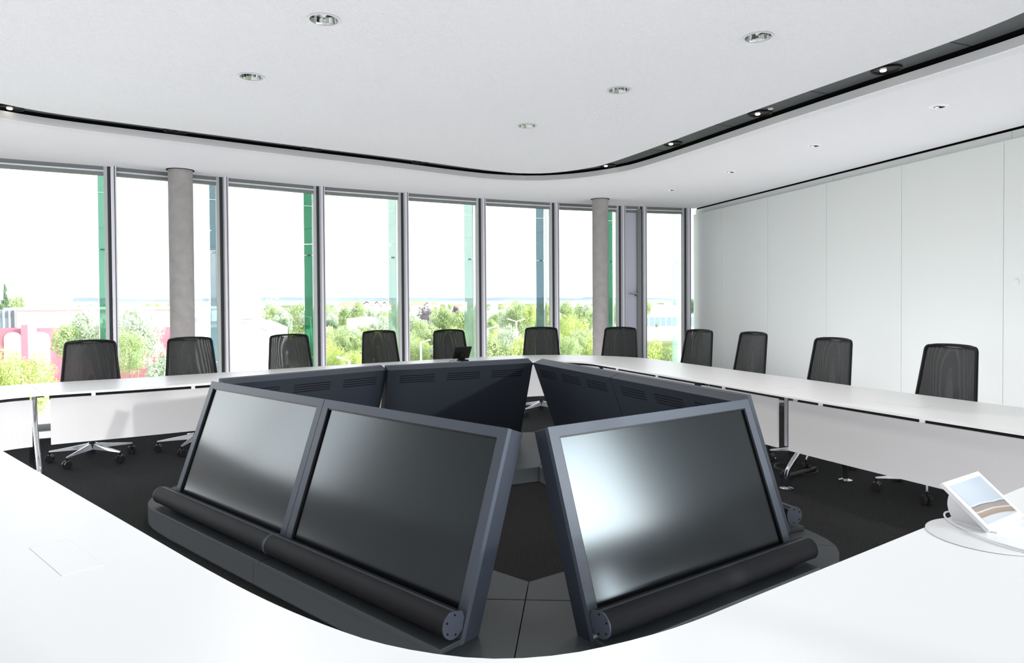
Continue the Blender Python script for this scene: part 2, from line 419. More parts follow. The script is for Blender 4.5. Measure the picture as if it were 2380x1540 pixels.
# ================================================================== CEILING LIGHTS
def lamp(name, loc, power, size, col=(1, .96, .9), spot=False):
    if spot: l = bpy.data.lights.new(name, 'SPOT'); l.spot_size = math.radians(75); l.spot_blend = .6; l.shadow_soft_size = size
    else: l = bpy.data.lights.new(name, 'AREA'); l.shape = 'DISK'; l.size = size
    l.energy = power; l.color = col
    o = bpy.data.objects.new(name, l); COL.objects.link(o); o.location = loc
    return o
DL = [((753,45),'round recessed downlight nearest the top of the room, left of centre'),((584,178),'round recessed downlight farther left, above the near concrete column'),((1762,86),'largest round recessed downlight on the right of the white ceiling'),((1439,209),'round recessed downlight in the middle of the right row of three'),((1225,292),'smallest round recessed downlight at the far end of the right row')]
for (px, lab) in DL:
    c = onz(*px, ZC)
    t = thing('recessed_downlight', lab, 'ceiling light', (c.x, c.y, ZC), group='round downlights in the white ceiling')
    # recessed can seen through the ring: shallow faceted cup sits below the ceiling skin
    MB().lathe([(.086, -.001), (.086, -.004), (.078, -.006), (.073, -.004), (.073, -.001)], c, 40).build('rim', 'white', t, smooth=True)
    rf = MB(); N = 26
    prof = [(.073, -.0012), (.064, .035), (.048, .06)]
    rf.lathe(prof, c, N); rf.build('reflector', 'reflector', t)
    MB().lathe([(.048, .060), (.0005, .061)], c, 20).build('reflector_top', 'reflector', t)
    MB().lathe([(.0005, .018), (.014, .022), (.016, .035), (.012, .061)], c, 16).build('bulb', 'bulb', t, smooth=True)
# the raft has real holes for them (boolean-free: cut by building the raft again with holes)
raft = [o for o in ceil.children if o.name.startswith('main_ceiling_raft')][0]
bpy.data.objects.remove(raft)
holes = []
for (px, lab) in DL:
    c = onz(*px, ZC); holes.append([(c.x+.0732*math.cos(a*2*PI/26), c.y+.0732*math.sin(a*2*PI/26)) for a in range(26)])
cf = coff(0)
MB().slab([[tuple(p) for p in cf]]+holes, ZC, ZC+.012).build('main_ceiling_raft', 'plaster', ceil)
ev = MB(); m_ = len(cf)
for i in range(m_):
    ev.add([(*cf[i], ZC), (*cf[(i+1) % m_], ZC), (*cf[(i+1) % m_], 3.14), (*cf[i], 3.14)], [(0, 1, 2, 3)])
ev.slab([[tuple(p) for p in cf]], 3.13, 3.15)
ev.build('raft_edge', 'plaster', ceil)
DS = [((2060,158),'large lit spotlight in the dark recess nearest the right edge'),((1766,260),'lit spotlight in the dark recess, second from the right'),((1563,330),'lit spotlight in the dark recess where green light falls'),((1411,381),'small lit spotlight at the bend of the dark recess'),((22,247),'lit spotlight in the dark recess at the left edge of the view'),((408,301),'spotlight half hidden in the recess above the near concrete column'),((725,342),'spotlight half hidden in the recess above the third window'),((978,373),'spotlight half hidden in the recess above the fourth window'),((1195,399),'spotlight half hidden at the far end of the dark recess')]
LAMPS = []
for kx, (px, lab) in enumerate(DS):
    c = onz(px[0], px[1]+4, ZC+.07)
    t = thing('recess_spotlight', lab, 'ceiling light', (c.x, c.y, c.z), group='spotlights in the dark ceiling recess')
    MB().lathe([(.098, .005), (.098, -.004), (.090, -.007), (.084, -.003), (.082, .0035), (.0005, .0038)], c, 36).build('black_cone', 'plastic', t, smooth=True)
    MB().lathe([(.022, .002), (.017, -.006), (.0005, -.010)], c+Vector((-.012, .018, 0)), 20).build('lamp', 'lampwarm' if kx < 5 else 'plastic', t, smooth=True)
    if kx < 5: LAMPS.append(lamp('spot_lamp', (c.x, c.y, c.z-.02), 8, .05, spot=True))
SS = [((1558,441),'smallest of the slotted wall-washer lights near the far corner'),((1697,399),'slotted wall-washer light, second from the far corner'),((1892,338),'slotted wall-washer light, third from the far corner'),((2182,247),'largest slotted wall-washer light at the right')]
for (px, lab) in SS:
    c = onz(*px, ZC)
    t = thing('slotted_ceiling_spot', lab, 'ceiling light', (c.x, c.y, ZC), group='slotted spots along the white wall')
    R = Matrix.Rotation(math.atan2(WD.y, WD.x), 3, 'Z')
    MB().lathe([(.0005, -.004), (.064, -.004), (.07, 0)], c, 36).build('white_disc', 'lip', t, smooth=True)
    cc = c+R @ Vector((0, .005, -.0055))
    MB().box(cc, (.036, .075, .003), mtx=R).build('slot', 'black', t)
    MB().lathe([(.013, 0), (.0005, -.003)], c+R @ Vector((-.004, -.012, -.007)), 14).build('lamp', 'lampwarm', t)
c = onz(1791, 252, ZC+.07)
o = MB().lathe([(.022, 0.005), (.022, -.004), (.018, -.008), (.0005, -.009)], c, 20).build('smoke_detector', 'white', smooth=True)
tag(o, 'tiny pale detector beside the second spotlight in the dark recess', 'detector')
for (x, y) in ((-.98,3.7),(-1.71,4.63),(1.41,3.99),(.77,4.97),(.14,5.96)):
    LAMPS.append(lamp('downlight_lamp', (x, y, ZC-.012), 10, .13))
# ================================================================== TABLE RING
def near_idx(p):
    p = Vector(p); return min(range(len(TP)), key=lambda i: (TP[i]-p).length)
SEAM = [(-1.66,2.58),(-3.50,5.17),(-1.6,6.5),(.90,7.35),(1.53,5.82),(1.86,4.90),(2.66,3.15),(1.7,2.38)]
SI = [near_idx(p) for p in SEAM]
TLAB = ['white curved table section rounding the left corner of the ring','white table section in front of the two leftmost chairs','white table section at the far point of the ring, carrying the black tablet','short white table section right behind the far right display bank','short white table section before the chrome bracket on the right','white table section along the right in front of the last two chairs','white table section rounding the right corner, mostly outside the view','huge white table section in the foreground, carrying the white tablet']
NP = len(TP)
def leg_frame(t, i, shift):
    p = TP[i]; q = TN[i]; tt = Vector((-q.y, q.x))
    c0 = p+tt*shift
    def W(a, z): v = c0+q*a; return (v.x, v.y, z)
    for s in (0, 1):
        f = .24 if s == 0 else TW-.02-.0
        inn = .55
        sg = 1 if f > inn else -1
        fp = [W(f, .012), W(f, .10), W(f-sg*.03, .17), W(inn+sg*.05, .40), W(inn, .60), W(inn, .705)]
        MB().tube(smooth_path([Vector(x) for x in fp], False, 2), .019, 10).build('leg', 'chrome', t, smooth=True)
        MB().lathe([(.05, 0), (.05, .006), (.02, .016)], W(f, 0.0), 24, cap0=True, cap1=True).build('foot', 'chrome', t, smooth=True)
    MB().seg(c0+q*.12, c0+q*(TW-.08), .05, .700, .718).build('cross_beam', 'plastic', t)
def panel_bracket(t, i):
    p = TP[i]+TN[i]*.10; q = TN[i]; tt = Vector((-q.y, q.x))
    MB().box((p.x, p.y, .535), (.075, .012, .36), rz=math.atan2(tt.y, tt.x)).build('bracket', 'chrome', t, bevel=.002)
tables = []
for s in range(len(SI)):
    i0, i1 = SI[s], SI[(s+1) % len(SI)]
    cnt = (i1-i0) % NP
    idx = [(i0+k) % NP for k in range(cnt+1)]
    mid = idx[len(idx)//2]; b = TP[mid]+TN[mid]*.45
    t = thing('conference_table', TLAB[s], 'table', (b.x, b.y, 0), group='sections of the ring-shaped conference table'); tables.append(t)
    # tabletop with soft edge profile: strip sections
    prof = [(.004, .722), (0, .726), (0, .736), (.004, .74), (TW-.004, .74), (TW, .736), (TW, .726), (TW-.004, .722)]
    mb = MB(); K = len(prof)
    for k, i in enumerate(idx):
        sh = 0
        if k == 0: sh = .0008
        if k == cnt: sh = -.0008
        tt = (TP[(i+1) % NP]-TP[i-1]).normalized()*sh
        for (d, z) in prof: v = TP[i]+TN[i]*d+tt; mb.v.append(Vector((v.x, v.y, z)))
    for k in range(cnt):
        for j in range(K): mb.f.append((k*K+j, (k+1)*K+j, (k+1)*K+(j+1) % K, k*K+(j+1) % K))
    mb.f.append(tuple(reversed(range(K)))); mb.f.append(tuple(cnt*K+j for j in range(K)))
    mb.f = [tuple(reversed(f)) for f in mb.f]
    mb.build('tabletop', 'table', t, smooth=True)
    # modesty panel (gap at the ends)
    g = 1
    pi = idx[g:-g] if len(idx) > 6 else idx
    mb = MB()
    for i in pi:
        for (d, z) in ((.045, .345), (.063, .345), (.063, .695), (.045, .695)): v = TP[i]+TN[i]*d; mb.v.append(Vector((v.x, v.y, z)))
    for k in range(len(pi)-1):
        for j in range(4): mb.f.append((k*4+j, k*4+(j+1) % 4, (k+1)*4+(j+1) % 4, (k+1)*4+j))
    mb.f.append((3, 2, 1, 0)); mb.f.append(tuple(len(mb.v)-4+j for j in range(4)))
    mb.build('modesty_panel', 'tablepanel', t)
    # dark frame beam under the top and small clips carrying the panel
    mb = MB()
    for i in idx[1:-1]:
        for (d, z) in ((.13, .675), (.17, .675), (.17, .721), (.13, .721)): v = TP[i]+TN[i]*d; mb.v.append(Vector((v.x, v.y, z)))
    for k in range(len(idx)-3):
        for j in range(4): mb.f.append((k*4+j, k*4+(j+1) % 4, (k+1)*4+(j+1) % 4, (k+1)*4+j))
    mb.build('frame_beam', 'plastic', t)
    for k in range(6, len(idx)-3, 13):
        i = idx[k]; v = TP[i]+TN[i]*.054; q = TN[i]
        MB().box((v.x, v.y, .708), (.028, .012, .028), rz=math.atan2(-q.x, q.y)).build('panel_clip', 'alu', t)
    leg_frame(t, i1 if s != 1 else (i1-2) % NP, .17 if s == 4 else .0)
    if s == 4: panel_bracket(t, i1)
# cable hatches, flush in the tops
def hatch(t, pts, m='table'):
    P = [Vector(p) for p in pts]
    c = sum(P, Vector((0, 0, 0)))/4
    o = MB().slab([[(c.x+(p.x-c.x)*1.01, c.y+(p.y-c.y)*1.01) for p in P]], .7395, .7402).build('hatch_seam', 'sash', t)
    MB().slab([[(c.x+(p.x-c.x)*.985, c.y+(p.y-c.y)*.985) for p in P]], .7395, .7408).build('cable_hatch', 'table', t)
hatch(tables[7], [(-1.33,1.90,0),(-1.11,1.70,0),(-1.045,1.77,0),(-1.27,1.97,0)])
def hatch_at(t, pt, along=.28, across=.14, off=.55):
    i = near_idx(pt); q = TN[i]; tt = Vector((-q.y, q.x)); c = TP[i]+q*off
    hatch(t, [(*(c+tt*a+q*b), 0) for a, b in ((-along/2, -across/2), (along/2, -across/2), (along/2, across/2), (-along/2, across/2))])
hatch_at(tables[1], (-2.75, 5.65), off=.35)
hatch_at(tables[5], (2.15, 4.25), off=.35)
hatch_at(tables[4], (1.75, 5.3), off=.35)
# cable loop on the floor under the right table
c = onz(1850, 1088, .012)
pts = [(c.x+.16*math.cos(a*.35)*(1+.03*math.sin(a)), c.y+.2*math.sin(a*.35), .008+.0006*a) for a in range(0, 30)]
p = TP[near_idx((1.86,4.9))]+TN[near_idx((1.86,4.9))]*.45
pts2 = [(p.x-.1, p.y+.12, .66), (p.x-.1, p.y+.12, .4), (p.x-.16, p.y+.14, .16), (p.x-.3, p.y+.22, .03), (pts[0][0], pts[0][1], .012)]
o = MB().tube([Vector(x) for x in pts], .004, 6).build('floor_cable', 'plastic', smooth=True)
tag(o, 'thin black cable coiled on the carpet under the right table', 'cable')
o = MB().tube(smooth_path([Vector(x) for x in pts2], False, 3), .016, 8).build('cable_hose', 'plastic', smooth=True)
tag(o, 'thick black cable hose hanging beside the chrome leg of the right table', 'cable')
# ================================================================== PLATFORM
ZP = .115
PO = [(1.50,3.33),(1.63,3.45),(1.705,3.63),(1.68,3.82),(1.60,4.0),(1.2,4.98),(.78,6.2),(.58,6.70),(.22,6.88),(-.12,6.74),(-1.35,6.08),(-2.22,5.18),(-2.42,4.88),(-2.42,4.58),(-2.28,4.33),(-1.69,3.80),(-.57,2.81),(-.15,2.42),(.05,2.32),(.28,2.42),(.9,2.88)]
PO = resample(smooth_path([Vector(p) for p in PO], True, 2), .1)
PH = [(.07,3.19),(.86,3.75),(.20,5.40),(-.80,4.92),(-1.35,4.40)]
pf = thing('display_platform', 'low dark grey platform with rounded corners carrying the screens', 'platform', (0, 4.5, 0))
# sections: split outer loop by directions from hole corners and mid points
cor = [Vector(p) for p in PH]
def closest(p): return min(range(len(PO)), key=lambda i: (PO[i]-Vector(p)).length)
outc = [(.03,2.32),(1.70,3.6),(.45,6.8),(-1.35,6.08),(-2.40,4.75)]
ci = [closest(p) for p in outc]
for k in range(5):
    a, b = ci[k], ci[(k+1) % 5]
    n_ = len(PO)
    fw = [(a+j) % n_ for j in range(((b-a) % n_)+1)]; bw = [(a-j) % n_ for j in range(((a-b) % n_)+1)]
    arc = fw if len(fw) < len(bw) else bw
    if k in (2,): pass
    m = len(arc)//2; hm = (cor[k]+cor[(k+1) % 5])/2
    for (i0, i1, h0, h1) in ((0, m, cor[k], hm), (m, len(arc)-1, hm, cor[(k+1) % 5])):
        lp = [PO[arc[j]] for j in range(i0, i1+1)]+[h1, h0]
        c = sum(lp, Vector((0, 0)))/len(lp)
        lp = [p+(c-p).normalized()*.003 for p in lp]
        MB().slab([[tuple(p) for p in lp]], .0, ZP).build('platform_section', 'plinth', pf)
pa, pb = onz(1100, 1391, ZP), onz(1360, 1396, ZP)
MB().seg(pa, pb, .005, ZP-.001, ZP+.0006).build('platform_seam', 'black', pf)
# ================================================================== DISPLAY CONSOLES
W_, HS, TL, TH = 1.313, .8293, .3439, .098
MX, MT, OH = .0487, .0432, .680
ct, st = math.cos(TL), math.sin(TL)
def S(x, t, d=0): return Vector((x, t*st+d*ct, t*ct-d*st))    # along width, up the slant, inwards
def console(label, org, ang, exl=0., exr=0.):
    t = thing('display_console', label, 'display', (org[0], org[1], ZP), math.radians(ang), 'tilted display consoles on the platform')
    def B(mb, name, m, par=None, **k): return mb.build(name, m, par or t, world=False, **k)
    d0 = .022
    cs = [S(0, 0, 0)+Vector((0, 0, 0)), S(0, HS, 0), S(0, HS, TH), Vector((0, TH/ct, 0))]
    # housing: body behind the bezel
    p0 = [Vector((0, d0/ct, 0)), S(0, HS, d0), S(0, HS, TH), Vector((0, TH/ct, 0))]
    vs = [Vector((x, p.y, p.z)) for x in (.001, W_-.001) for p in p0]
    B(MB().add(vs, [(0, 3, 2, 1), (4, 5, 6, 7), (0, 1, 5, 4), (1, 2, 6, 5), (2, 3, 7, 6), (3, 0, 4, 7)]), 'housing', 'housing', bevel=.002)
    # bezel frame with opening, 22 mm thick
    xs = [0, MX, W_-MX, W_]; ts = [HS-MT-OH, HS-MT]
    mb = MB()
    def slabx(x0, x1, t0, t1):
        b0 = S(x0, t0, 0) if t0 > 0 else Vector((x0, 0, 0)); b1 = S(x0, t0, d0) if t0 > 0 else Vector((x0, d0/ct, 0))
        c0, c1 = S(x0, t1, 0), S(x0, t1, d0)
        w = Vector((x1-x0, 0, 0))
        mb.add([b0, b0+w, c0+w, c0, b1, b1+w, c1+w, c1], [(0, 1, 2, 3), (7, 6, 5, 4), (0, 4, 5, 1), (1, 5, 6, 2), (2, 6, 7, 3), (3, 7, 4, 0)])
    slabx(0, W_, 0, ts[0]); slabx(0, W_, ts[1], HS); slabx(0, MX, ts[0], ts[1]); slabx(W_-MX, W_, ts[0], ts[1])
    B(mb, 'bezel', 'bezel')
    # black inner reveal + screen glass
    mb = MB(); a = S(MX-.002, ts[0]-.002, .0185); 
    vs = [S(x, tt, d) for d in (.014, .021) for (x, tt) in ((MX-.002, ts[0]-.002), (W_-MX+.002, ts[0]-.002), (W_-MX+.002, ts[1]+.002), (MX-.002, ts[1]+.002))]
    B(mb.add(vs, [(0, 1, 2, 3), (7, 6, 5, 4), (0, 4, 5, 1), (1, 5, 6, 2), (2, 6, 7, 3), (3, 7, 4, 0)]), 'screen', 'screen')
    mb = MB()
    for (x0, x1, t0, t1) in ((MX, MX+.006, ts[0], ts[1]), (W_-MX-.006, W_-MX, ts[0], ts[1]), (MX, W_-MX, ts[0], ts[0]+.006), (MX, W_-MX, ts[1]-.006, ts[1])):
        vs = [S(x, tt, d) for d in (.004, .0135) for (x, tt) in ((x0, t0), (x1, t0), (x1, t1), (x0, t1))]
        mb.add(vs, [(0, 1, 2, 3), (7, 6, 5, 4), (0, 4, 5, 1), (1, 5, 6, 2), (2, 6, 7, 3), (3, 7, 4, 0)])
    B(mb, 'screen_gasket', 'plastic')
    # side plate seams at both ends
    # ventilation slots on the back
    for x0 in (.09, .50, .91):
        mb = MB()
        for k in range(4):
            tt = HS-.055-.019*k
            vs = [S(x, q, TH+d) for d in (-.001, .0008) for (x, q) in ((x0, tt), (x0+.30, tt), (x0+.30, tt-.007), (x0, tt-.007))]
            mb.add(vs, [(0, 1, 2, 3), (7, 6, 5, 4), (0, 4, 5, 1), (1, 5, 6, 2), (2, 6, 7, 3), (3, 7, 4, 0)])
        B(mb, 'vent_slots', 'black')
    # base ledge and speaker bar
    mb = MB(); x0, x1 = -exl*.6, W_+exr*.6
    mb.box(((x0+x1)/2, -.045, .011), (x1-x0, .11, .022))
    B(mb, 'base_ledge', 'plinth', bevel=.003)
    cy, cz, R = -.030, .088, .050
    prof = []
    for k in range(25):
        a = math.radians(70+k*(225/24)); prof.append((cy+R*math.cos(a), cz+R*math.sin(a)))
    prof.append((cy+.045, cz-.030)); prof.append((cy+.055, cz+.015)); prof.append((cy+.045, cz+.04))
    def ext(mb, pr, xa, xb):
        k = len(mb.v); n = len(pr)
        for x in (xa, xb): mb.v += [Vector((x, y, z)) for y, z in pr]
        for j in range(n): mb.f.append((k+j, k+n+j, k+n+(j+1) % n, k+(j+1) % n))
        mb.f.append(tuple(k+j for j in range(n))); mb.f.append(tuple(k+n+j for j in reversed(range(n))))
    mb = MB(); ext(mb, prof, -exl+.004, W_+exr-.004); sb = B(mb, 'speaker_bar', 'cloth', smooth=True)
    big = [(cy+(y-cy)*1.02, cz+(z-cz)*1.02) for y, z in prof]
    for (xa, xb) in ((-exl, -exl+.006), (W_+exr-.006, W_+exr)):
        mb = MB(); ext(mb, big, xa, xb); e = mb.build('end_cap', 'cap', sb, world=False, smooth=True)
        mb = MB(); xx = xa-.001 if xa < .1 else xb+.001
        for a in (80, 150, 215, 285):
            y = cy+.038*math.cos(math.radians(a)); z = cz+.038*math.sin(math.radians(a))
            mb.lathe([(.004, -.0015), (.004, .0015)], (xx, y, z), 10, Matrix.Rotation(PI/2, 3, 'Y'), cap0=True, cap1=True)
        mb.build('screws', 'black', sb, world=False)
    # bright metal edge strips along the bar, above and below the grille
    mb = MB()
    for (aa, bb) in ((70, 88), (268, 290)):
        pr = [(cy+(R+.0015)*math.cos(math.radians(aa+(bb-aa)*k/3)), cz+(R+.0015)*math.sin(math.radians(aa+(bb-aa)*k/3))) for k in range(4)]
        pr += [(cy+(R-.003)*math.cos(math.radians(bb)), cz+(R-.003)*math.sin(math.radians(bb))), (cy+(R-.003)*math.cos(math.radians(aa)), cz+(R-.003)*math.sin(math.radians(aa)))]
        ext(mb, pr, -exl+.007, W_+exr-.007)
    mb.build('edge_strip', 'bezel', sb, world=False, smooth=True)
    return t
az = math.radians(-48.01); d = Vector((math.sin(az), math.cos(az)))
LB = Vector((-.202, 2.591))
e2 = LB+d*2*1.3172; e1 = LB+d*1.3172
console('display console at the far left with the palest screen, nearest the left windows', e2, -48.01+90-84+0 if False else -(90-48.01), exl=.05)
console('display console facing front left, its right end beside the gap, dark greenish screen', e1, -(90-48.01))
console('display console facing front right with a bright white glare on its screen', (.304, 2.593), 90-54.71, exr=.05)
azf = math.radians(157.34); df = Vector((math.sin(azf), math.cos(azf))); FR = Vector((.524, 6.274))
console('display console seen from behind, the nearer half of the far right bank', FR+df*2*1.3172, 112.66)
console('display console seen from behind, the farther half of the far right bank', FR+df*1.3172, 112.66)
azc = math.radians(63.02); dc = Vector((math.sin(azc), math.cos(azc)))
console('display console seen from behind at the far point, with a diagonal shadow on its back', Vector((-1.16, 5.861))+dc*1.3172, 180+26.98)
azl = math.radians(44.75); dl = Vector((math.sin(azl), math.cos(azl)))
console('display console seen from behind at far left, half hidden by the front left screens', Vector((-2.194, 4.914))+dl*1.3172, 180+45.25)
# ================================================================== CHAIRS
def chair_proto():
    t = thing('office_chair', '', 'chair', (0, 0, 0), 0, 'black mesh office chairs around the table')
    def B(mb, name, m, par=None, **k): return mb.build(name, m, par or t, world=False, **k)
    # backrest: faces +Y, sits at y about -.21
    def bp(u, v):                                  # u -1..1, v 0..1
        z = .52+.535*v; w = .243-.048*v
        y = -.205-.07*v+.05*(abs(u)**2.2)*(1-.25*v)-.035*math.sin(PI*v)*0
        return Vector((u*w, y, z))
    # rounded outline
    out = []
    def ang(cx, cv, a0, a1):
        for k in range(7):
            a = math.radians(a0+(a1-a0)*k/6); out.append((cx+.13*math.cos(a)*(.72 if cv > .5 else 1)+(.036 if cv > .5 and cx > 0 else -.036 if cv > .5 else 0), cv+.055*math.sin(a)))
    ang(.87, .935, 0, 90); 
    for k in range(1, 8): out.append((.87-1.74*k/8, 1.0+.012*math.sin(PI*k/8)))
    ang(-.87, .935, 90, 180)
    for k in range(1, 10): out.append((-1, .935-.87*k/10))
    ang(-.87, .065, 180, 270)
    for k in range(1, 8): out.append((-.87+1.74*k/8, 0))
    ang(.87, .065, 270, 360)
    for k in range(1, 10): out.append((1, .065+.87*k/10))
    B(MB().tube([bp(min(1, max(-1, u)), v) for u, v in out], .0125, 8, closed=True), 'back_frame', 'plastic', smooth=True)
    mb = MB(); nu, nv = 18, 16
    for j in range(nv+1):
        for i in range(nu+1):
            v = .012+.975*j/nv; lim = 1-(.10*max(0, (v-.93)/.07)**2)-(.10*max(0, (.07-v)/.07)**2)
            p = bp((-1+2*i/nu)*.985*lim, v); mb.v.append(p+Vector((0, .002, 0)))
    for j in range(nv):
        for i in range(nu): a = j*(nu+1)+i; mb.f.append((a, a+1, a+nu+2, a+nu+1))
    bm = B(mb, 'back_mesh', 'net', smooth=True)
    so = bm.modifiers.new('s', 'SOLIDIFY'); so.thickness = .0025
    # spine
    B(MB().tube(smooth_path([Vector((0, -.30, .74)), Vector((0, -.29, .55)), Vector((0, -.24, .43)), Vector((0, -.08, .40))], False, 2), .02, 8), 'back_support', 'plastic', smooth=True)
    mb = MB()
    # seat cushion: rounded slab
    lp = []
    for k in range(32):
        a = 2*PI*k/32; c, s = math.cos(a), math.sin(a)
        lp.append((.245*math.copysign(abs(c)**.5, c), .02+.225*math.copysign(abs(s)**.5, s)))
    mb.slab([lp], .44, .49); B(mb, 'seat', 'seatfab', bevel=.015)
    B(MB().box((0, 0, .415), (.22, .26, .05)), 'seat_mechanism', 'plastic', bevel=.01)
    B(MB().lathe([(.014, .40), (.014, .26), (.026, .26), (.026, .115)], (0, 0, 0), 20), 'gas_lift', 'chrome', smooth=True)
    B(MB().lathe([(.026, .115), (.024, .055), (.0005, .055)], (0, 0, 0), 20), 'lift_foot', 'plastic', smooth=True)
    mb = MB()
    mb.lathe([(.030, .085), (.038, .09), (.038, .15), (.028, .158)], (0, 0, 0), 20)
    B(mb, 'base_hub', 'chrome', smooth=True)
    for k in range(5):
        a = math.radians(56+72*k); c, s = math.cos(a), math.sin(a); e = Vector((c, s, 0)); f = Vector((-s, c, 0))
        vs = []
        for (r, w, z0, z1) in ((.03, .024, .095, .15), (.19, .015, .092, .122), (.345, .009, .086, .099)):
            for (ww, z) in ((-w, z0), (w, z0), (w*.55, z1), (-w*.55, z1)): v = e*r+f*ww; vs.append((v.x, v.y, z))
        fs = [(0, 1, 2, 3), (11, 10, 9, 8)]
        for g in range(2):
            for j in range(4): fs.append((g*4+j, g*4+4+j, g*4+4+(j+1) % 4, g*4+(j+1) % 4))
        B(MB().add(vs, fs), 'base_arm', 'chrome', bevel=.003)
        p = e*.338; yaw = a+1.1+k*.9
        ax = Vector((math.cos(yaw), math.sin(yaw), 0)); R = Matrix.Rotation(yaw, 3, 'Z') @ Matrix.Rotation(PI/2, 3, 'Y')
        mb = MB(); mb.lathe([(.007, .058), (.007, .086)], (p.x, p.y, 0), 10)
        for sd in (-1, 1):
            cc = Vector((p.x, p.y, .0325))+ax*sd*.019
            mb.lathe([(.0005, -.011), (.027, -.012), (.032, -.008), (.032, .008), (.027, .012), (.0005, .011)], cc, 18, R)
        mb.box((p.x, p.y, .046), (.02, .03, .03), rz=yaw)
        B(mb, 'castor', 'plastic', smooth=True)
    return t
proto = chair_proto()
KIDS = [o for o in bpy.data.objects if o.parent is not None]
CH_ = [(210,793,0,'black mesh chair at the far left, its wheels showing below the table panel'),(440,786,0,'black mesh chair in front of the near concrete column'),(669,779,0,'black mesh chair beside the white round-roofed building outside'),(878,770,0,'black mesh chair, fourth from the left, before the very pale fin'),(1040,768,0,'black mesh chair behind the small black tablet'),(1258,762,0,'black mesh chair straight ahead at the far point of the table'),(1444,762,0,'black mesh chair before the grey door, right of the far column'),(1631,768,0,'narrow-looking black mesh chair at the far end of the white wall'),(1758,774,0,'black mesh chair second along the white wall from the far corner'),(1944,788,0,'black mesh chair third along the white wall from the far corner'),(2218,804,0,'largest black mesh chair, nearest on the right before the white wall')]
CO = {0: 0, }
for k, (px, py, da, lab) in enumerate(CH_):
    o = proto if k == 0 else copy_tree(proto)
    b = onz(px, py, 1.055)
    i = min(range(NP), key=lambda j: (TP[j]-Vector((b.x, b.y))).length)
    q = TN[i]
    if k == 5: q = Vector((.06, 1)).normalized()
    if k == 6: q = Vector((.45, .9)).normalized()
    if k == 7: q = Vector((.86, .5)).normalized()
    if k in (8, 9, 10): q = Vector((.93, .36)).normalized()
    c = Vector((b.x, b.y))-q*.275
    o.location = (c.x, c.y, 0); o.rotation_euler = (0, 0, math.atan2(-q.y, -q.x)-PI/2)
    o['label'] = lab
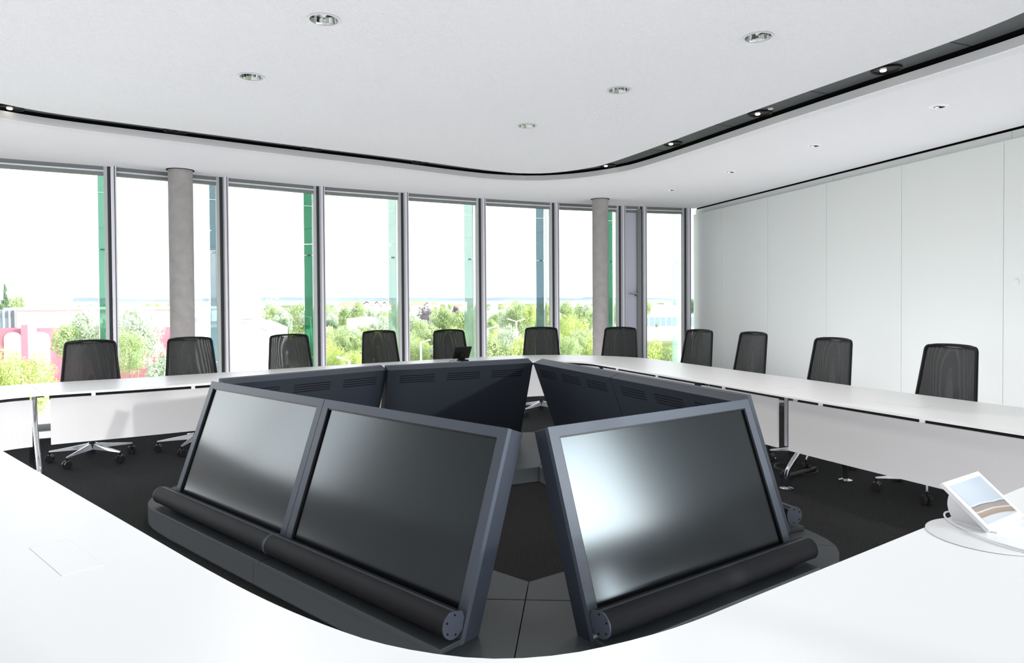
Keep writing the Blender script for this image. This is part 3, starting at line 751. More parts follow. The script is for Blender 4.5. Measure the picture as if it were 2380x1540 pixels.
# ================================================================== TABLETS
def tablet_white():
    bl = Vector((1.345, 1.955)); u = Vector((.82, .57)).normalized(); v = Vector((-.57, .82)).normalized()
    cpt = bl+u*.1225+v*.06
    t = thing('tablet_on_stand', 'white tablet on a stand on the foreground table, a building picture on its screen', 'tablet', (cpt.x, cpt.y, .74))
    ln = .167; A = math.radians(41); w = .245
    def Pt(a, s, d): # along width, up slant, thickness backwards
        h = bl+u*a+v*(s*math.cos(A)+d*math.sin(A)); return Vector((h.x, h.y, .752+s*math.sin(A)-d*math.cos(A)))
    def plate(a0, a1, s0, s1, d0, d1):
        vs = [Pt(a, s, d) for d in (d0, d1) for (a, s) in ((a0, s0), (a1, s0), (a1, s1), (a0, s1))]
        return MB().add(vs, [(0, 1, 2, 3), (7, 6, 5, 4), (0, 4, 5, 1), (1, 5, 6, 2), (2, 6, 7, 3), (3, 7, 4, 0)])
    plate(0, w, 0, ln, 0, .012).build('tablet_body', 'white', t, bevel=.002)
    # screen with the picture, laid out in its own coordinates
    m = bpy.data.materials.new('tablet_picture'); m.use_nodes = True; nt = m.node_tree; b = nt.nodes['Principled BSDF']
    b.inputs['Roughness'].default_value = .15
    uv = nt.nodes.new('ShaderNodeUVMap'); sx = nt.nodes.new('ShaderNodeSeparateXYZ'); nt.links.new(uv.outputs[0], sx.inputs[0])
    wv = nt.nodes.new('ShaderNodeTexNoise'); wv.inputs['Scale'].default_value = 1.6; wv.inputs['Detail'].default_value = 1
    nt.links.new(uv.outputs[0], wv.inputs['Vector'])
    x2 = nt.nodes.new('ShaderNodeMath'); x2.operation = 'POWER'; x2.inputs[1].default_value = 2; nt.links.new(sx.outputs[0], x2.inputs[0])
    y = nt.nodes.new('ShaderNodeMath'); y.operation = 'MULTIPLY_ADD'; y.inputs[1].default_value = .10; nt.links.new(x2.outputs[0], y.inputs[0]); nt.links.new(sx.outputs[1], y.inputs[2])
    y2 = nt.nodes.new('ShaderNodeMath'); y2.operation = 'MULTIPLY_ADD'; y2.inputs[1].default_value = .12; nt.links.new(wv.outputs['Fac'], y2.inputs[0]); nt.links.new(y.outputs[0], y2.inputs[2])
    rp = nt.nodes.new('ShaderNodeValToRGB'); cr = rp.color_ramp
    stops = [(0, (0.343, 0.363, 0.383)), (.20, (0.370, 0.383, 0.396)), (.22, (0.198, 0.145, 0.112)), (.33, (0.238, 0.185, 0.145)), (.345, (0.449, 0.449, 0.449)), (.375, (0.218, 0.172, 0.145)), (.47, (0.198, 0.172, 0.165)), (.49, (0.053, 0.066, 0.106)), (.51, (0.436, 0.455, 0.482)), (.55, (0.330, 0.363, 0.403)), (.9, (0.363, 0.396, 0.442))]
    cr.elements[0].position = 0; cr.elements[0].color = (*stops[0][1], 1); cr.elements[1].position = 1; cr.elements[1].color = (.36, .40, .45, 1)
    for pz, c in stops[1:]: e = cr.elements.new(pz); e.color = (*c, 1)
    nt.links.new(y2.outputs[0], rp.inputs[0]); nt.links.new(rp.outputs[0], b.inputs['Base Color'])
    nt.links.new(rp.outputs[0], b.inputs['Emission Color']); b.inputs['Emission Strength'].default_value = .0
    o = plate(.02, w-.02, .016, ln-.016, -.0008, .002).build('screen', m, t)
    ul = o.data.uv_layers.new(name='UVMap')
    for p in o.data.polygons:
        for li in p.loop_indices:
            co = o.data.vertices[o.data.loops[li].vertex_index].co+t.location
            h = Vector((co.x, co.y))-bl; a = h.dot(u); s = (co.z-.752)/math.sin(A)
            ul.data[li].uv = ((a-.02)/(w-.04), (s-.016)/(ln-.032))
    # wedge stand: curved block behind
    mb = MB(); N = 10; vs = []
    for a in (.03, w-.03):
        h = [(0.004, .741), (.004, .75)]
        vs.append(bl+u*a+v*.02); 
    prof = [(.022, .7415)]
    for k in range(N+1):
        f = k/N; prof.append((.115+.01*f+.012*math.sin(PI*f), .7415+.085*f))
    prof.append((.028, .757))
    n_ = len(prof)
    for a in (.05, w-.05):
        for (q_, z) in prof: h = bl+u*a+v*q_; mb.v.append(Vector((h.x, h.y, z)))
    for j in range(n_): mb.f.append((j, (j+1) % n_, n_+(j+1) % n_, n_+j))
    mb.f.append(tuple(reversed(range(n_)))); mb.f.append(tuple(n_+j for j in range(n_)))
    mb.build('stand', 'white', t, smooth=True)
    h = bl+u*w/2+v*.05
    MB().box((h.x, h.y, .7435), (w*.82, .12, .006), rz=math.atan2(u.y, u.x)).build('stand_foot', 'white', t, bevel=.002)
tablet_white()
# round mat
c = Vector(MATC)
o = MB().lathe([(.0005, .7405), (.158, .7405), (.16, .7413), (.158, .742), (.0005, .7422)], (c.x, c.y, 0), 64).build('table_mat', 'table', smooth=True)
tag(o, 'thin round white mat lying under the white tablet', 'mat')
cp = [(2262,1196,.755),(2235,1188,.752),(2205,1187,.749),(2193,1192,.747),(2198,1205,.746),(2225,1222,.746),(2270,1243,.746),(2320,1262,.746),(2400,1285,.746),(2520,1305,.746)]
o = MB().tube(smooth_path([onz(a, b, z) for a, b, z in cp], False, 3), .0028, 8).build('tablet_cable', 'white', smooth=True)
tag(o, 'white cable looping behind the white tablet and across the table', 'cable')
# dark tablet, seen from the back
b0 = Vector((-.56, 7.78)); i = near_idx((-.7, 7.12)); q = TN[i]; tt = Vector((q.y, -q.x))
t = thing('tablet_on_stand', 'small black tablet on a stand on the far table, seen from behind', 'tablet', (b0.x, b0.y, .74))
A = math.radians(62)
def DP(a, s, d):
    h = b0+tt*a+q*(-(s-.065)*math.cos(A)+d*math.sin(A)); return Vector((h.x, h.y, .765+s*math.sin(A)+d*math.cos(A)))
vs = [DP(a, s, d) for d in (0, .011) for (a, s) in ((-.105, 0), (.105, 0), (.105, .15), (-.105, .15))]
MB().add(vs, [(0, 1, 2, 3), (7, 6, 5, 4), (0, 4, 5, 1), (1, 5, 6, 2), (2, 6, 7, 3), (3, 7, 4, 0)]).build('tablet_body', 'plastic', t, bevel=.003)
vs = [DP(a, s, d) for d in (.0105, .012) for (a, s) in ((-.095, .01), (.095, .01), (.095, .14), (-.095, .14))]
MB().add(vs, [(0, 1, 2, 3), (7, 6, 5, 4), (0, 4, 5, 1), (1, 5, 6, 2), (2, 6, 7, 3), (3, 7, 4, 0)]).build('screen', 'screen', t)
mb = MB()
pr = [(-.045, .0), (.045, .0), (.022, .085), (0, .1), (-.022, .085)]
vs = [DP(a, s-.015, -.002) for a, s in pr]+[DP(a, s-.015, -.03+s*.25) for a, s in pr]
n_ = 5; fs = [tuple(range(5)), tuple(5+j for j in reversed(range(5)))]+[(j, 5+j, 5+(j+1) % 5, (j+1) % 5) for j in range(5)]
mb.add(vs, fs).build('stand', 'plastic', t)
MB().box((b0.x-q.x*.01, b0.y-q.y*.01, .7475), (.10, .10, .014), rz=math.atan2(tt.y, tt.x)).build('stand_foot', 'plastic', t, bevel=.003)
o = MB().tube(smooth_path([onz(1056, 838, .745), onz(1052, 837, .77), onz(1047, 838, .762), onz(1042, 842, .745), onz(1046, 846, .745)], False, 3), .0022, 6).build('tablet_cable', 'plastic', smooth=True)
tag(o, 'short black cable beside the black tablet', 'cable')
# ================================================================== OUTSIDE
GZ = -11.
def gmat():
    return mat('ground_grass_and_paving', (.15, .19, .08), .95, spec=.1, var=.35, vscale=.05)
M['ground'] = gmat()
M['road'] = mat('road_asphalt', (.42, .42, .42), .9, spec=.2)
M['white_render'] = mat('white_render', (.85, .85, .84), .8, spec=.2)
M['red_render'] = mat('red_render', (.42, .15, .19), .8, spec=.2)
M['red_roof'] = mat('red_roof_tiles', (.52, .20, .14), .8, var=.15, vscale=2)
M['dark_glass'] = mat('building_glazing', (.16, .22, .26), .15, spec=.6)
M['hall_edge'] = mat('pale_beige_metal', (.50, .46, .40), .7)
M['bark'] = mat('bark', (.16, .12, .09), .9)
M['hill'] = mat('hill_forest_haze_blue', (.19, .24, .30), .95, spec=.05, var=.12, vscale=.004)  # bluish distance haze put into the hills' base colour
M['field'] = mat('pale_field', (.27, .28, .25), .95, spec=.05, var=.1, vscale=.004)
o = MB().slab([[(-900, 14), (900, 14), (3500, 6500), (-3500, 6500)]], GZ-1, GZ).build('ground', 'ground'); o['kind'] = 'structure'
o = MB().slab([[(-60, -80), (60, -80), (900, 14), (-900, 14)]], GZ-1.02, GZ-.02).build('ground', 'ground'); o['kind'] = 'structure'
def ridge(name, m, y, pts, dz, seed):
    rnd = random.Random(seed); mb = MB(); P = []
    for px in range(-400, 2800, 16):
        h = 0
        for (a, b) in zip(pts[:-1], pts[1:]):
            if a[0] <= px <= b[0]: f = (px-a[0])/(b[0]-a[0]); f = f*f*(3-2*f); h = a[1]+(b[1]-a[1])*f
        p = ony(px, h+rnd.uniform(-.5, .5), y); P.append(p)
    n = len(P)
    for p in P: mb.v.append(Vector((p.x, p.y, GZ)))
    for p in P: mb.v.append(Vector((p.x, p.y+dz*.3, p.z)))
    for p in P: mb.v.append(Vector((p.x*1.1, p.y+dz, GZ)))
    for i in range(n-1):
        mb.f.append((i, i+1, n+i+1, n+i)); mb.f.append((n+i, n+i+1, 2*n+i+1, 2*n+i))
    o = mb.build(name, m, smooth=True); o['kind'] = 'structure'
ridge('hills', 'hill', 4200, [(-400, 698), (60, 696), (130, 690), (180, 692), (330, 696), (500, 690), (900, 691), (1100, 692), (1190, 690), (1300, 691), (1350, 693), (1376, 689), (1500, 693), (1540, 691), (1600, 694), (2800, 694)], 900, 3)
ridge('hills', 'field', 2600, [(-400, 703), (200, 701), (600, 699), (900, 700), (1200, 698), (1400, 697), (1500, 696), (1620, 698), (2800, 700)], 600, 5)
# road running away
a = onz(1350, 835, GZ+.03); b = onz(1368, 760, GZ+.03)
dirn = Vector((b.x-a.x, b.y-a.y)).normalized(); sd = Vector((dirn.y, -dirn.x))*4.5
aa = Vector((a.x, a.y))-dirn*60; bb = Vector((b.x, b.y))+dirn*250
o = MB().slab([[tuple(aa-sd), tuple(aa+sd), tuple(bb+sd), tuple(bb-sd)]], GZ-.3, GZ+.03).build('road', 'road'); o['kind'] = 'structure'
p0, p1 = onz(1440, 792, GZ), onz(1640, 752, GZ)
o = MB().slab([[(p0.x, p0.y), (p1.x+8, p0.y), (p1.x+40, p1.y), (p0.x*1.5, p1.y)]], GZ-.3, GZ+.04).build('parking_ground', 'road'); o['kind'] = 'structure'
# ---- trees
def leafmat(name, c1, c2):
    m = bpy.data.materials.new(name); m.use_nodes = True; nt = m.node_tree; b = nt.nodes['Principled BSDF']
    tc = nt.nodes.new('ShaderNodeTexCoord'); n = nt.nodes.new('ShaderNodeTexNoise'); n.inputs['Scale'].default_value = .9; n.inputs['Detail'].default_value = 6
    nt.links.new(tc.outputs['Object'], n.inputs['Vector']); r = nt.nodes.new('ShaderNodeValToRGB')
    r.color_ramp.elements[0].position = .35; r.color_ramp.elements[1].position = .65
    r.color_ramp.elements[0].color = (*c1, 1); r.color_ramp.elements[1].color = (*c2, 1)
    nt.links.new(n.outputs['Fac'], r.inputs[0]); nt.links.new(r.outputs[0], b.inputs['Base Color'])
    b.inputs['Roughness'].default_value = .7; b.inputs['Specular IOR Level'].default_value = .2
    tl = nt.nodes.new('ShaderNodeBsdfTranslucent'); mx = nt.nodes.new('ShaderNodeMixShader'); mx.inputs[0].default_value = .42
    nt.links.new(r.outputs[0], tl.inputs[0]); nt.links.new(b.outputs[0], mx.inputs[1]); nt.links.new(tl.outputs[0], mx.inputs[2])
    nt.links.new(mx.outputs[0], nt.nodes['Material Output'].inputs[0])
    return m
LM = dict(y=leafmat('leaves_yellow_green', (.27, .36, .10), (.60, .66, .26)), g=leafmat('leaves_mid_green', (.19, .28, .11), (.50, .58, .30)),
          d=leafmat('leaves_dark_green', (.07, .14, .07), (.21, .29, .16)), s=leafmat('leaves_pale_silver', (.34, .42, .30), (.58, .64, .48)), u=leafmat('leaves_purple', (.10, .08, .11), (.18, .14, .18)))
def crown_mesh(seed, conifer=False, nclump=34, nleaf=120, ls=.055):
    rnd = random.Random(seed); vs = []; fs = []
    for c in range(nclump):
        if conifer:
            z = rnd.random()**.8; rr = .42*(1-z)+.03; a = rnd.uniform(0, 2*PI); r_ = rr*rnd.uniform(.3, 1)
            cc = Vector((r_*math.cos(a), r_*math.sin(a), .08+z*.9)); cr = .13*(1-z)+.05; fl = .45
        else:
            while True:
                p = Vector((rnd.uniform(-1, 1), rnd.uniform(-1, 1), rnd.uniform(-1, 1)))
                if .25 < p.length < 1: break
            k = .36; cc = Vector((p.x*k, p.y*k, .56+p.z*.34)); cr = rnd.uniform(.10, .17); fl = .85
        for l in range(nleaf):
            while True:
                p = Vector((rnd.gauss(0, 1), rnd.gauss(0, 1), rnd.gauss(0, 1)))
                if p.length > .1: break
            p.normalize(); nrm = p.copy(); p = cc+Vector((p.x, p.y, p.z*fl))*cr*rnd.uniform(.75, 1.08)
            nrm = (nrm+Vector((rnd.uniform(-.6, .6), rnd.uniform(-.6, .6), rnd.uniform(-.6, .6)))).normalized()
            a = nrm.orthogonal().normalized(); b = nrm.cross(a); an = rnd.uniform(0, PI); a, b = a*math.cos(an)+b*math.sin(an), b*math.cos(an)-a*math.sin(an)
            s_ = ls*rnd.uniform(.5, 1)
            k = len(vs); vs += [p-a*s_*.5, p+b*s_*.32, p+a*s_*.5, p-b*s_*.32]; fs.append((k, k+1, k+2, k+3))
    me = bpy.data.meshes.new('crown'); me.from_pydata([tuple(v) for v in vs], [], fs); return me
CR = {}
for key in 'ygdsu': 
    for v in range(2): 
        me = crown_mesh(hash((key, v)) % 97+v if False else ord(key)*3+v, nclump=46, nleaf=130, ls=.05); me.materials.append(LM[key]); CR[key, v] = me
for key in 'yg':
    me = crown_mesh(55+ord(key), nclump=70, nleaf=190, ls=.028); me.materials.append(LM[key]); CR[key, 'n'] = me
me = crown_mesh(11, True, 60, 90, .05); me.materials.append(LM['d']); CR['c', 0] = me
tk = MB().tube([(0, 0, 0), (.005, 0, .2), (0, .004, .5)], [.022, .016, .008], 8)
me_t = bpy.data.meshes.new('trunk'); me_t.from_pydata([tuple(v) for v in tk.v], [], tk.f); me_t.materials.append(M['bark'])
TC = [0]; SPOTS = []
def free(px, d, w):
    x = ony(px, 700, d).x; r = w/F*d*.5
    for (x2, d2, r2) in SPOTS:
        if math.hypot(x-x2, d-d2) < (r+r2)*.95: return False
    return True
def tree(px, py, wpx, dist, key, label, v=None, group='trees outside the windows'):
    TC[0] += 1
    top = ony(px, py, dist); H = top.z-GZ; w = wpx/F*dist
    SPOTS.append((top.x, dist, w*.5))
    t = thing('tree', label, 'tree', (top.x, top.y, GZ), random.uniform(0, 6), group)
    t.scale = (1, 1, 1)
    v = (TC[0] % 2) if v is None else v
    if key == 'c': v = 0
    crown = bpy.data.objects.new('crown', CR[key, v]); COL.objects.link(crown); crown.parent = t
    # the crown occupies z .1-1 of unit height; widen to match
    hh = min(H, w*1.5) if key != 'c' else min(H, w*4)
    crown.scale = (w/.92, w/.92, hh); crown.location = (0, 0, H-hh)
    tr = bpy.data.objects.new('trunk', me_t); COL.objects.link(tr); tr.parent = t
    tr.scale = (w, w, (H-hh*.35)*2)
    return t
TR = [
 (48,785,165,34,'y','n','large yellow-green tree at the lower left window, in front of the red building'),
 (12,660,30,95,'c',0,'dark spruce rising above the roof at the left edge'),
 (40,677,80,100,'g',0,'rounded dark green tree behind the roof at the left edge'),
 (-6,700,40,98,'d',1,'dark tree cut by the left edge beside the spruce'),
 (205,700,125,42,'s',0,'tall pale feathery tree right of the red building arches'),
 (150,745,70,40,'g',1,'mid green tree low before the red building'),
 (318,705,120,40,'s',1,'tall pale feathery tree between the window post and the near column'),
 (300,760,90,36,'g','n','green tree low beside the near column'),
 (375,800,90,33,'s',0,'pale bush at the foot of the near column'),
 (470,700,60,90,'s',1,'pale round tree right of the near column'),
 (370,703,30,120,'y',0,'small bright tree far behind the roof, left of the near column'),
 (567,722,60,95,'g',0,'green tree just above the round white roof'),
 (635,684,100,160,'s',0,'hazy broad tree on the skyline above the round roof'),
 (600,715,90,120,'s',1,'pale tree behind the right end of the round roof'),
 (655,735,46,75,'d',0,'small dark tree right of the round roof'),
 (697,700,60,105,'g',1,'tall green tree left of the deep green fin'),
 (630,753,30,72,'d',1,'dark little tree touching the round roof'),
 (676,768,30,75,'y',0,'low yellow bush below the dark trees left of the deep green fin'),
 (640,712,70,130,'s',0,'grey-green tree behind the small dark trees'),
 (768,725,44,110,'s',1,'pale tree close right of the third window post'),
 (770,738,40,90,'d',0,'dark tree low right of the third window post'),
 (802,708,44,115,'g',1,'green tree left of the pointed one in the fourth window'),
 (832,697,34,115,'g',0,'pointed green tree in the fourth window'),
 (860,712,50,130,'s',1,'soft grey-green tree right of the pointed one'),
 (884,722,60,85,'s',0,'cream-green round tree above the fourth chair'),
 (800,750,70,66,'g','n','full green tree in the middle of the fourth window'),
 (838,748,60,70,'g',1,'full green tree left of the fourth chair'),
 (870,765,60,62,'y',1,'yellow-green tree behind the fourth chair'),
 (775,790,70,52,'y','n','bright green tree low in the fourth window, left'),
 (825,800,80,50,'y','n','bright green tree low in the fourth window, right'),
 (760,765,50,60,'g',0,'green tree low behind the third post'),
 (905,790,60,55,'g',1,'green tree hidden behind the fourth chair'),
 (985,708,60,135,'u',0,'purple-leaved tree below the long red roofs'),
 (1058,709,24,140,'u',1,'small purple-leaved tree above the fifth chair'),
 (1028,705,70,100,'g',0,'broad light green tree above the fifth chair, left'),
 (1070,712,70,95,'g',1,'broad light green tree above the fifth chair, right'),
 (965,718,60,95,'s',0,'pale tree close right of the fourth post'),
 (978,738,50,75,'g','n','dark-leaved green tree left of the fifth chair'),
 (1010,750,80,68,'g',0,'green tree behind the fifth chair'),
 (1060,760,80,62,'y',1,'yellow-green tree right behind the fifth chair'),
 (965,785,70,55,'g','n','green tree low right of the fourth post'),
 (1100,725,40,90,'g',1,'green tree seen beside the pale green fin'),
 (1105,790,60,60,'y',0,'yellow-green tree low beside the pale green fin'),
 (1138,712,24,170,'s',1,'small pale tree on the left of the sixth window'),
 (1206,695,74,95,'g',0,'large round green tree in the sixth window'),
 (1180,715,50,100,'s',1,'pale tree before the white factory in the sixth window'),
 (1232,705,40,90,'y',0,'yellow-green tree left of the blue-grey fin'),
 (1185,752,80,58,'s',0,'pale green tree in front of the street lamp'),
 (1150,775,80,50,'g',1,'green tree low left in the sixth window'),
 (1215,775,90,50,'y',1,'yellow-green tree low behind the centre chair'),
 (1140,740,30,75,'g',0,'green tree close to the fifth post'),
 (1270,700,30,95,'y',1,'yellow-green sliver of tree behind the sixth post'),
 (1328,716,86,78,'y','n','brightest yellow tree left of the far column'),
 (1316,698,40,130,'g',0,'green tree on the skyline left of the far column'),
 (1345,702,40,140,'g',1,'rounded green tree on the skyline beside the far column'),
 (1368,697,36,120,'s',0,'pale tree touching the far column'),
 (1352,735,34,100,'g',1,'green tree beside the road left of the far column'),
 (1315,775,80,56,'g','n','green tree low right of the centre chair'),
 (1345,790,50,62,'g',0,'green tree low at the bend of the road'),
 (1425,700,40,95,'g',1,'green tree seen between the far column and the grey door'),
 (1500,695,34,190,'g',0,'green tree beside the grey door over the white hall'),
 (1525,783,90,75,'y',1,'yellow-green bushy tree right of the grey door'),
 (1560,800,60,70,'g',0,'green bushy tree behind the last glass fin'),
 (1526,750,9,170,'g',1,'slim sapling standing in the car park'),
 (1606,690,34,130,'d',0,'dark tree in the narrow last pane by the white wall'),
 (1600,790,40,80,'y',1,'yellow-green bush low in the narrow last pane'),
]
for (px, py, w, d_, key, v, lab) in TR: tree(px, py, w, d_, key, lab, v)
rnd = random.Random(5)
for k in range(70):
    for q_ in range(40):
        px = rnd.uniform(-60, 1640); d_ = rnd.uniform(210, 520)
        if px > 1430 and d_ < 300: d_ = 320
        if free(px, d_, 22): break
    py = 701+rnd.uniform(2, 10)*210/d_*1.6
    tree(px, py, rnd.uniform(12, 22), d_, rnd.choice('gsgd'), 'small distant tree in the town below the hills', None, 'far trees in the town')
for k in range(64):
    for q_ in range(60):
        px = rnd.uniform(745, 1400); d_ = rnd.uniform(52, 92); w_ = rnd.uniform(46, 72)
        if free(px, d_, w_): break
    tree(px, rnd.uniform(752, 800), w_, d_, rnd.choice('ygygs'), 'one of the low green trees filling the wood below the middle windows', None, 'low trees of the dense wood')
for k in range(60):
    for q_ in range(60):
        px = rnd.uniform(745, 1400); d_ = rnd.uniform(95, 200); w_ = rnd.uniform(26, 44)
        if free(px, d_, w_): break
    tree(px, rnd.uniform(711, 728), w_, d_, rnd.choice('ggsgy'), 'one of the soft green trees in the middle distance below the red roofs', None, 'middle-distance trees')
for k in range(18):
    for q_ in range(60):
        px = rnd.uniform(545, 722); d_ = rnd.uniform(78, 165); w_ = rnd.uniform(34, 54)
        if free(px, d_, w_): break
    tree(px, rnd.uniform(706, 730), w_, d_, rnd.choice('sgsg'), 'hazy green tree above the round-roofed white hall', None, 'hazy trees above the round hall')
# ---- buildings
def bbox(name, label, cat, px0, px1, pyt, dist, depth=12, zb=GZ, m='white_render'):
    a = ony(px0, pyt, dist); b = ony(px1, pyt, dist)
    t = thing(name, label, cat, ((a.x+b.x)/2, dist+depth/2, zb))
    MB().box(((a.x+b.x)/2, dist+depth/2, (a.z+zb)/2), (b.x-a.x, depth, a.z-zb)).build('wall', m, t)
    return t, a, b
# red and white building with arches
D = 62
a = ony(-60, 765, D); b = ony(372, 767, D); c = ony(492, 765, D+4)
t = thing('red_building', 'red building with white arched openings and a white upper floor at left', 'building', ((a.x+c.x)/2, D+6, GZ))
zt = a.z
# red front with arch openings as separate white inset bays
front = MB()
arches = [(0, 36), (66, 108), (395, 440)]
ax = [ony(x, 765, D).x for x in range(0, 1)]
mb = MB(); mb.box(((a.x+c.x)/2, D+7, (zt+GZ)/2), (c.x-a.x, 13, zt-GZ)); mb.build('wall', 'red_render', t)
for (x0, x1) in ((-50, -16), (3, 44), (66, 108), (395, 430), (452, 484)):
    p = ony(x0, 785, D); q_ = ony(x1, 785, D); w = q_.x-p.x; cx = (p.x+q_.x)/2; zarc = p.z-.1
    lp = [(cx-w/2, GZ+.1), (cx+w/2, GZ+.1)]+[(cx+w/2*math.cos(math.pi*k/12), zarc+.75*w/2*math.sin(math.pi*k/12)) for k in range(13)]
    m3 = MB(); n_ = len(lp)
    for y in (D+.3, D+.46):
        m3.v += [Vector((x, y, z)) for x, z in lp]
    m3.f = [tuple(range(n_)), tuple(n_+j for j in reversed(range(n_)))]+[(j, n_+j, n_+(j+1) % n_, (j+1) % n_) for j in range(n_)]
    w_ = m3.build('arched_bay', 'white_render', t)
    m4 = MB()
    for k in range(4): m4.box((cx-w*.33+w*.22*k, D+.27, zarc-1.0), (.22, .05, 2.2))
    m4.build('glazing_slits', 'dark_glass', w_)
p = ony(94, 765, D-1.2)
MB().box((ony(60, 765, D-.6).x, D-.2, (zt+.4+GZ)/2), (.6, 1.2, zt+.4-GZ)).build('pilaster', 'red_render', t)
# upper white floor
u0 = ony(38, 724, D+3); u1 = ony(492, 724, D+3); tp = ony(200, 719, D+3).z
MB().box(((u0.x+u1.x)/2, D+9, (tp+zt)/2), (u1.x-u0.x, 12, tp-zt)).build('upper_floor', 'white_render', t)
MB().box(((u0.x+u1.x)/2, D+8.6, tp+.1), (u1.x-u0.x+.8, 13.4, .22)).build('roof_edge', 'white_render', t)
s0 = ony(-60, 718, D+4); s1 = ony(37, 718, D+4)
MB().box(((s0.x+s1.x)/2, D+9, (tp+zt)/2), (s1.x-s0.x, 10, tp-zt)).build('sloped_glazing', 'dark_glass', t)
m5 = MB()
for k in range(8): m5.box((s0.x+(s1.x-s0.x)*k/7, D+3.95, (tp+zt)/2), (.12, .15, tp-zt))
m5.build('glazing_bars', 'white_render', t)
bx0 = ony(57, 672, D+12); bx1 = ony(113, 672, D+12)
MB().box(((bx0.x+bx1.x)/2, D+14, (bx0.z+tp)/2), (bx1.x-bx0.x, 4, bx0.z-tp)).build('roof_tower', 'white_render', t)
v0 = ony(76, 660, D+13); v1 = ony(95, 660, D+13)
MB().box(((v0.x+v1.x)/2, D+14.5, (v0.z+bx0.z)/2), (v1.x-v0.x, 2, v0.z-bx0.z)).build('tower_top', 'white_render', t)
w0 = ony(456, 738, D+2.9); w1 = ony(461, 770, D+2.9)
MB().box((w0.x, D+2.95, (w0.z+w1.z)/2), (.4, .1, w0.z-w1.z)).build('window', 'dark_glass', t)
# round-roofed white hall
D2 = 48; l = ony(520, 745, D2); r_ = ony(625, 768, D2); tpz = ony(545, 746, D2).z
t = thing('white_hall', 'white hall with a rounded roof in the third window', 'building', ((l.x+r_.x)/2, D2+5, GZ))
lp = [(l.x-3, GZ), (r_.x, GZ), (r_.x, r_.z)]
xc = ony(545, 745, D2).x
for k in range(1, 11):
    f = k/10; x = r_.x+(xc-r_.x)*f; lp.append((x, r_.z+(tpz-r_.z)*math.sin(f*PI/2)))
lp.append((l.x-3, tpz-.2))
m6 = MB(); n_ = len(lp)
for y in (D2, D2+4): m6.v += [Vector((x, y, z)) for x, z in lp]
m6.f = [tuple(range(n_)), tuple(n_+j for j in reversed(range(n_)))]+[(j, n_+j, n_+(j+1) % n_, (j+1) % n_) for j in range(n_)]
m6.build('wall', 'white_render', t)
m7 = MB()
for k in range(2, n_-1):
    (x0_, z0_), (x1_, z1_) = lp[k], lp[k+1]
    m7.add([(x0_, D2-.15, z0_-.02), (x1_, D2-.15, z1_-.02), (x1_, D2-.15, z1_+.06), (x0_, D2-.15, z0_+.06), (x0_, D2+4.1, z0_-.02), (x1_, D2+4.1, z1_-.02), (x1_, D2+4.1, z1_+.06), (x0_, D2+4.1, z0_+.12)], [(0, 1, 2, 3), (4, 7, 6, 5), (3, 2, 6, 7), (0, 4, 5, 1)])
m7.build('roof_edge', 'hall_edge', t)
# others
def windows(t, a, b, y, z0, z1, n_, frac=.6):
    for k in range(n_):
        cx = a.x+(b.x-a.x)*(k+.5)/n_
        MB().box((cx, y-.05, (z0+z1)/2), ((b.x-a.x)/n_*frac, .1, z1-z0)).build('window', 'dark_glass', t)
t, a, b = bbox('white_factory', 'white factory block with a chimney block in the sixth window', 'building', 1132, 1186, 722, 150, 14)
z0 = ony(1150, 758, 150).z; z1 = ony(1150, 741, 150).z; windows(t, ony(1148, 0, 150), ony(1172, 0, 150), 150, z0, z1, 2)
a2 = ony(1146, 706, 152); b2 = ony(1156, 706, 152)
MB().box(((a2.x+b2.x)/2, 156, (a2.z+a.z)/2), (b2.x-a2.x, 4, a2.z-a.z)).build('chimney_block', 'white_render', t)
t, a, b = bbox('white_showroom', 'long white flat-roofed hall with a glazed front, right of the grey door', 'building', 1470, 1660, 714, 235, 25)
z0 = ony(1500, 758, 235).z; z1 = ony(1500, 737, 235).z
windows(t, ony(1480, 0, 235), ony(1640, 0, 235), 235, z0, z1, 12, .85)
t, a, b = bbox('flat_roof_shed', 'low white flat-roofed shed above the fourth chair', 'building', 806, 852, 740, 100, 10)
t, a, b = bbox('low_white_shed', 'low white shed beside the deep green fin', 'building', 710, 732, 765, 80, 8)
t, a, b = bbox('low_white_shed', 'low white shed below the street lamp in the sixth window', 'building', 1196, 1222, 757, 106, 5)
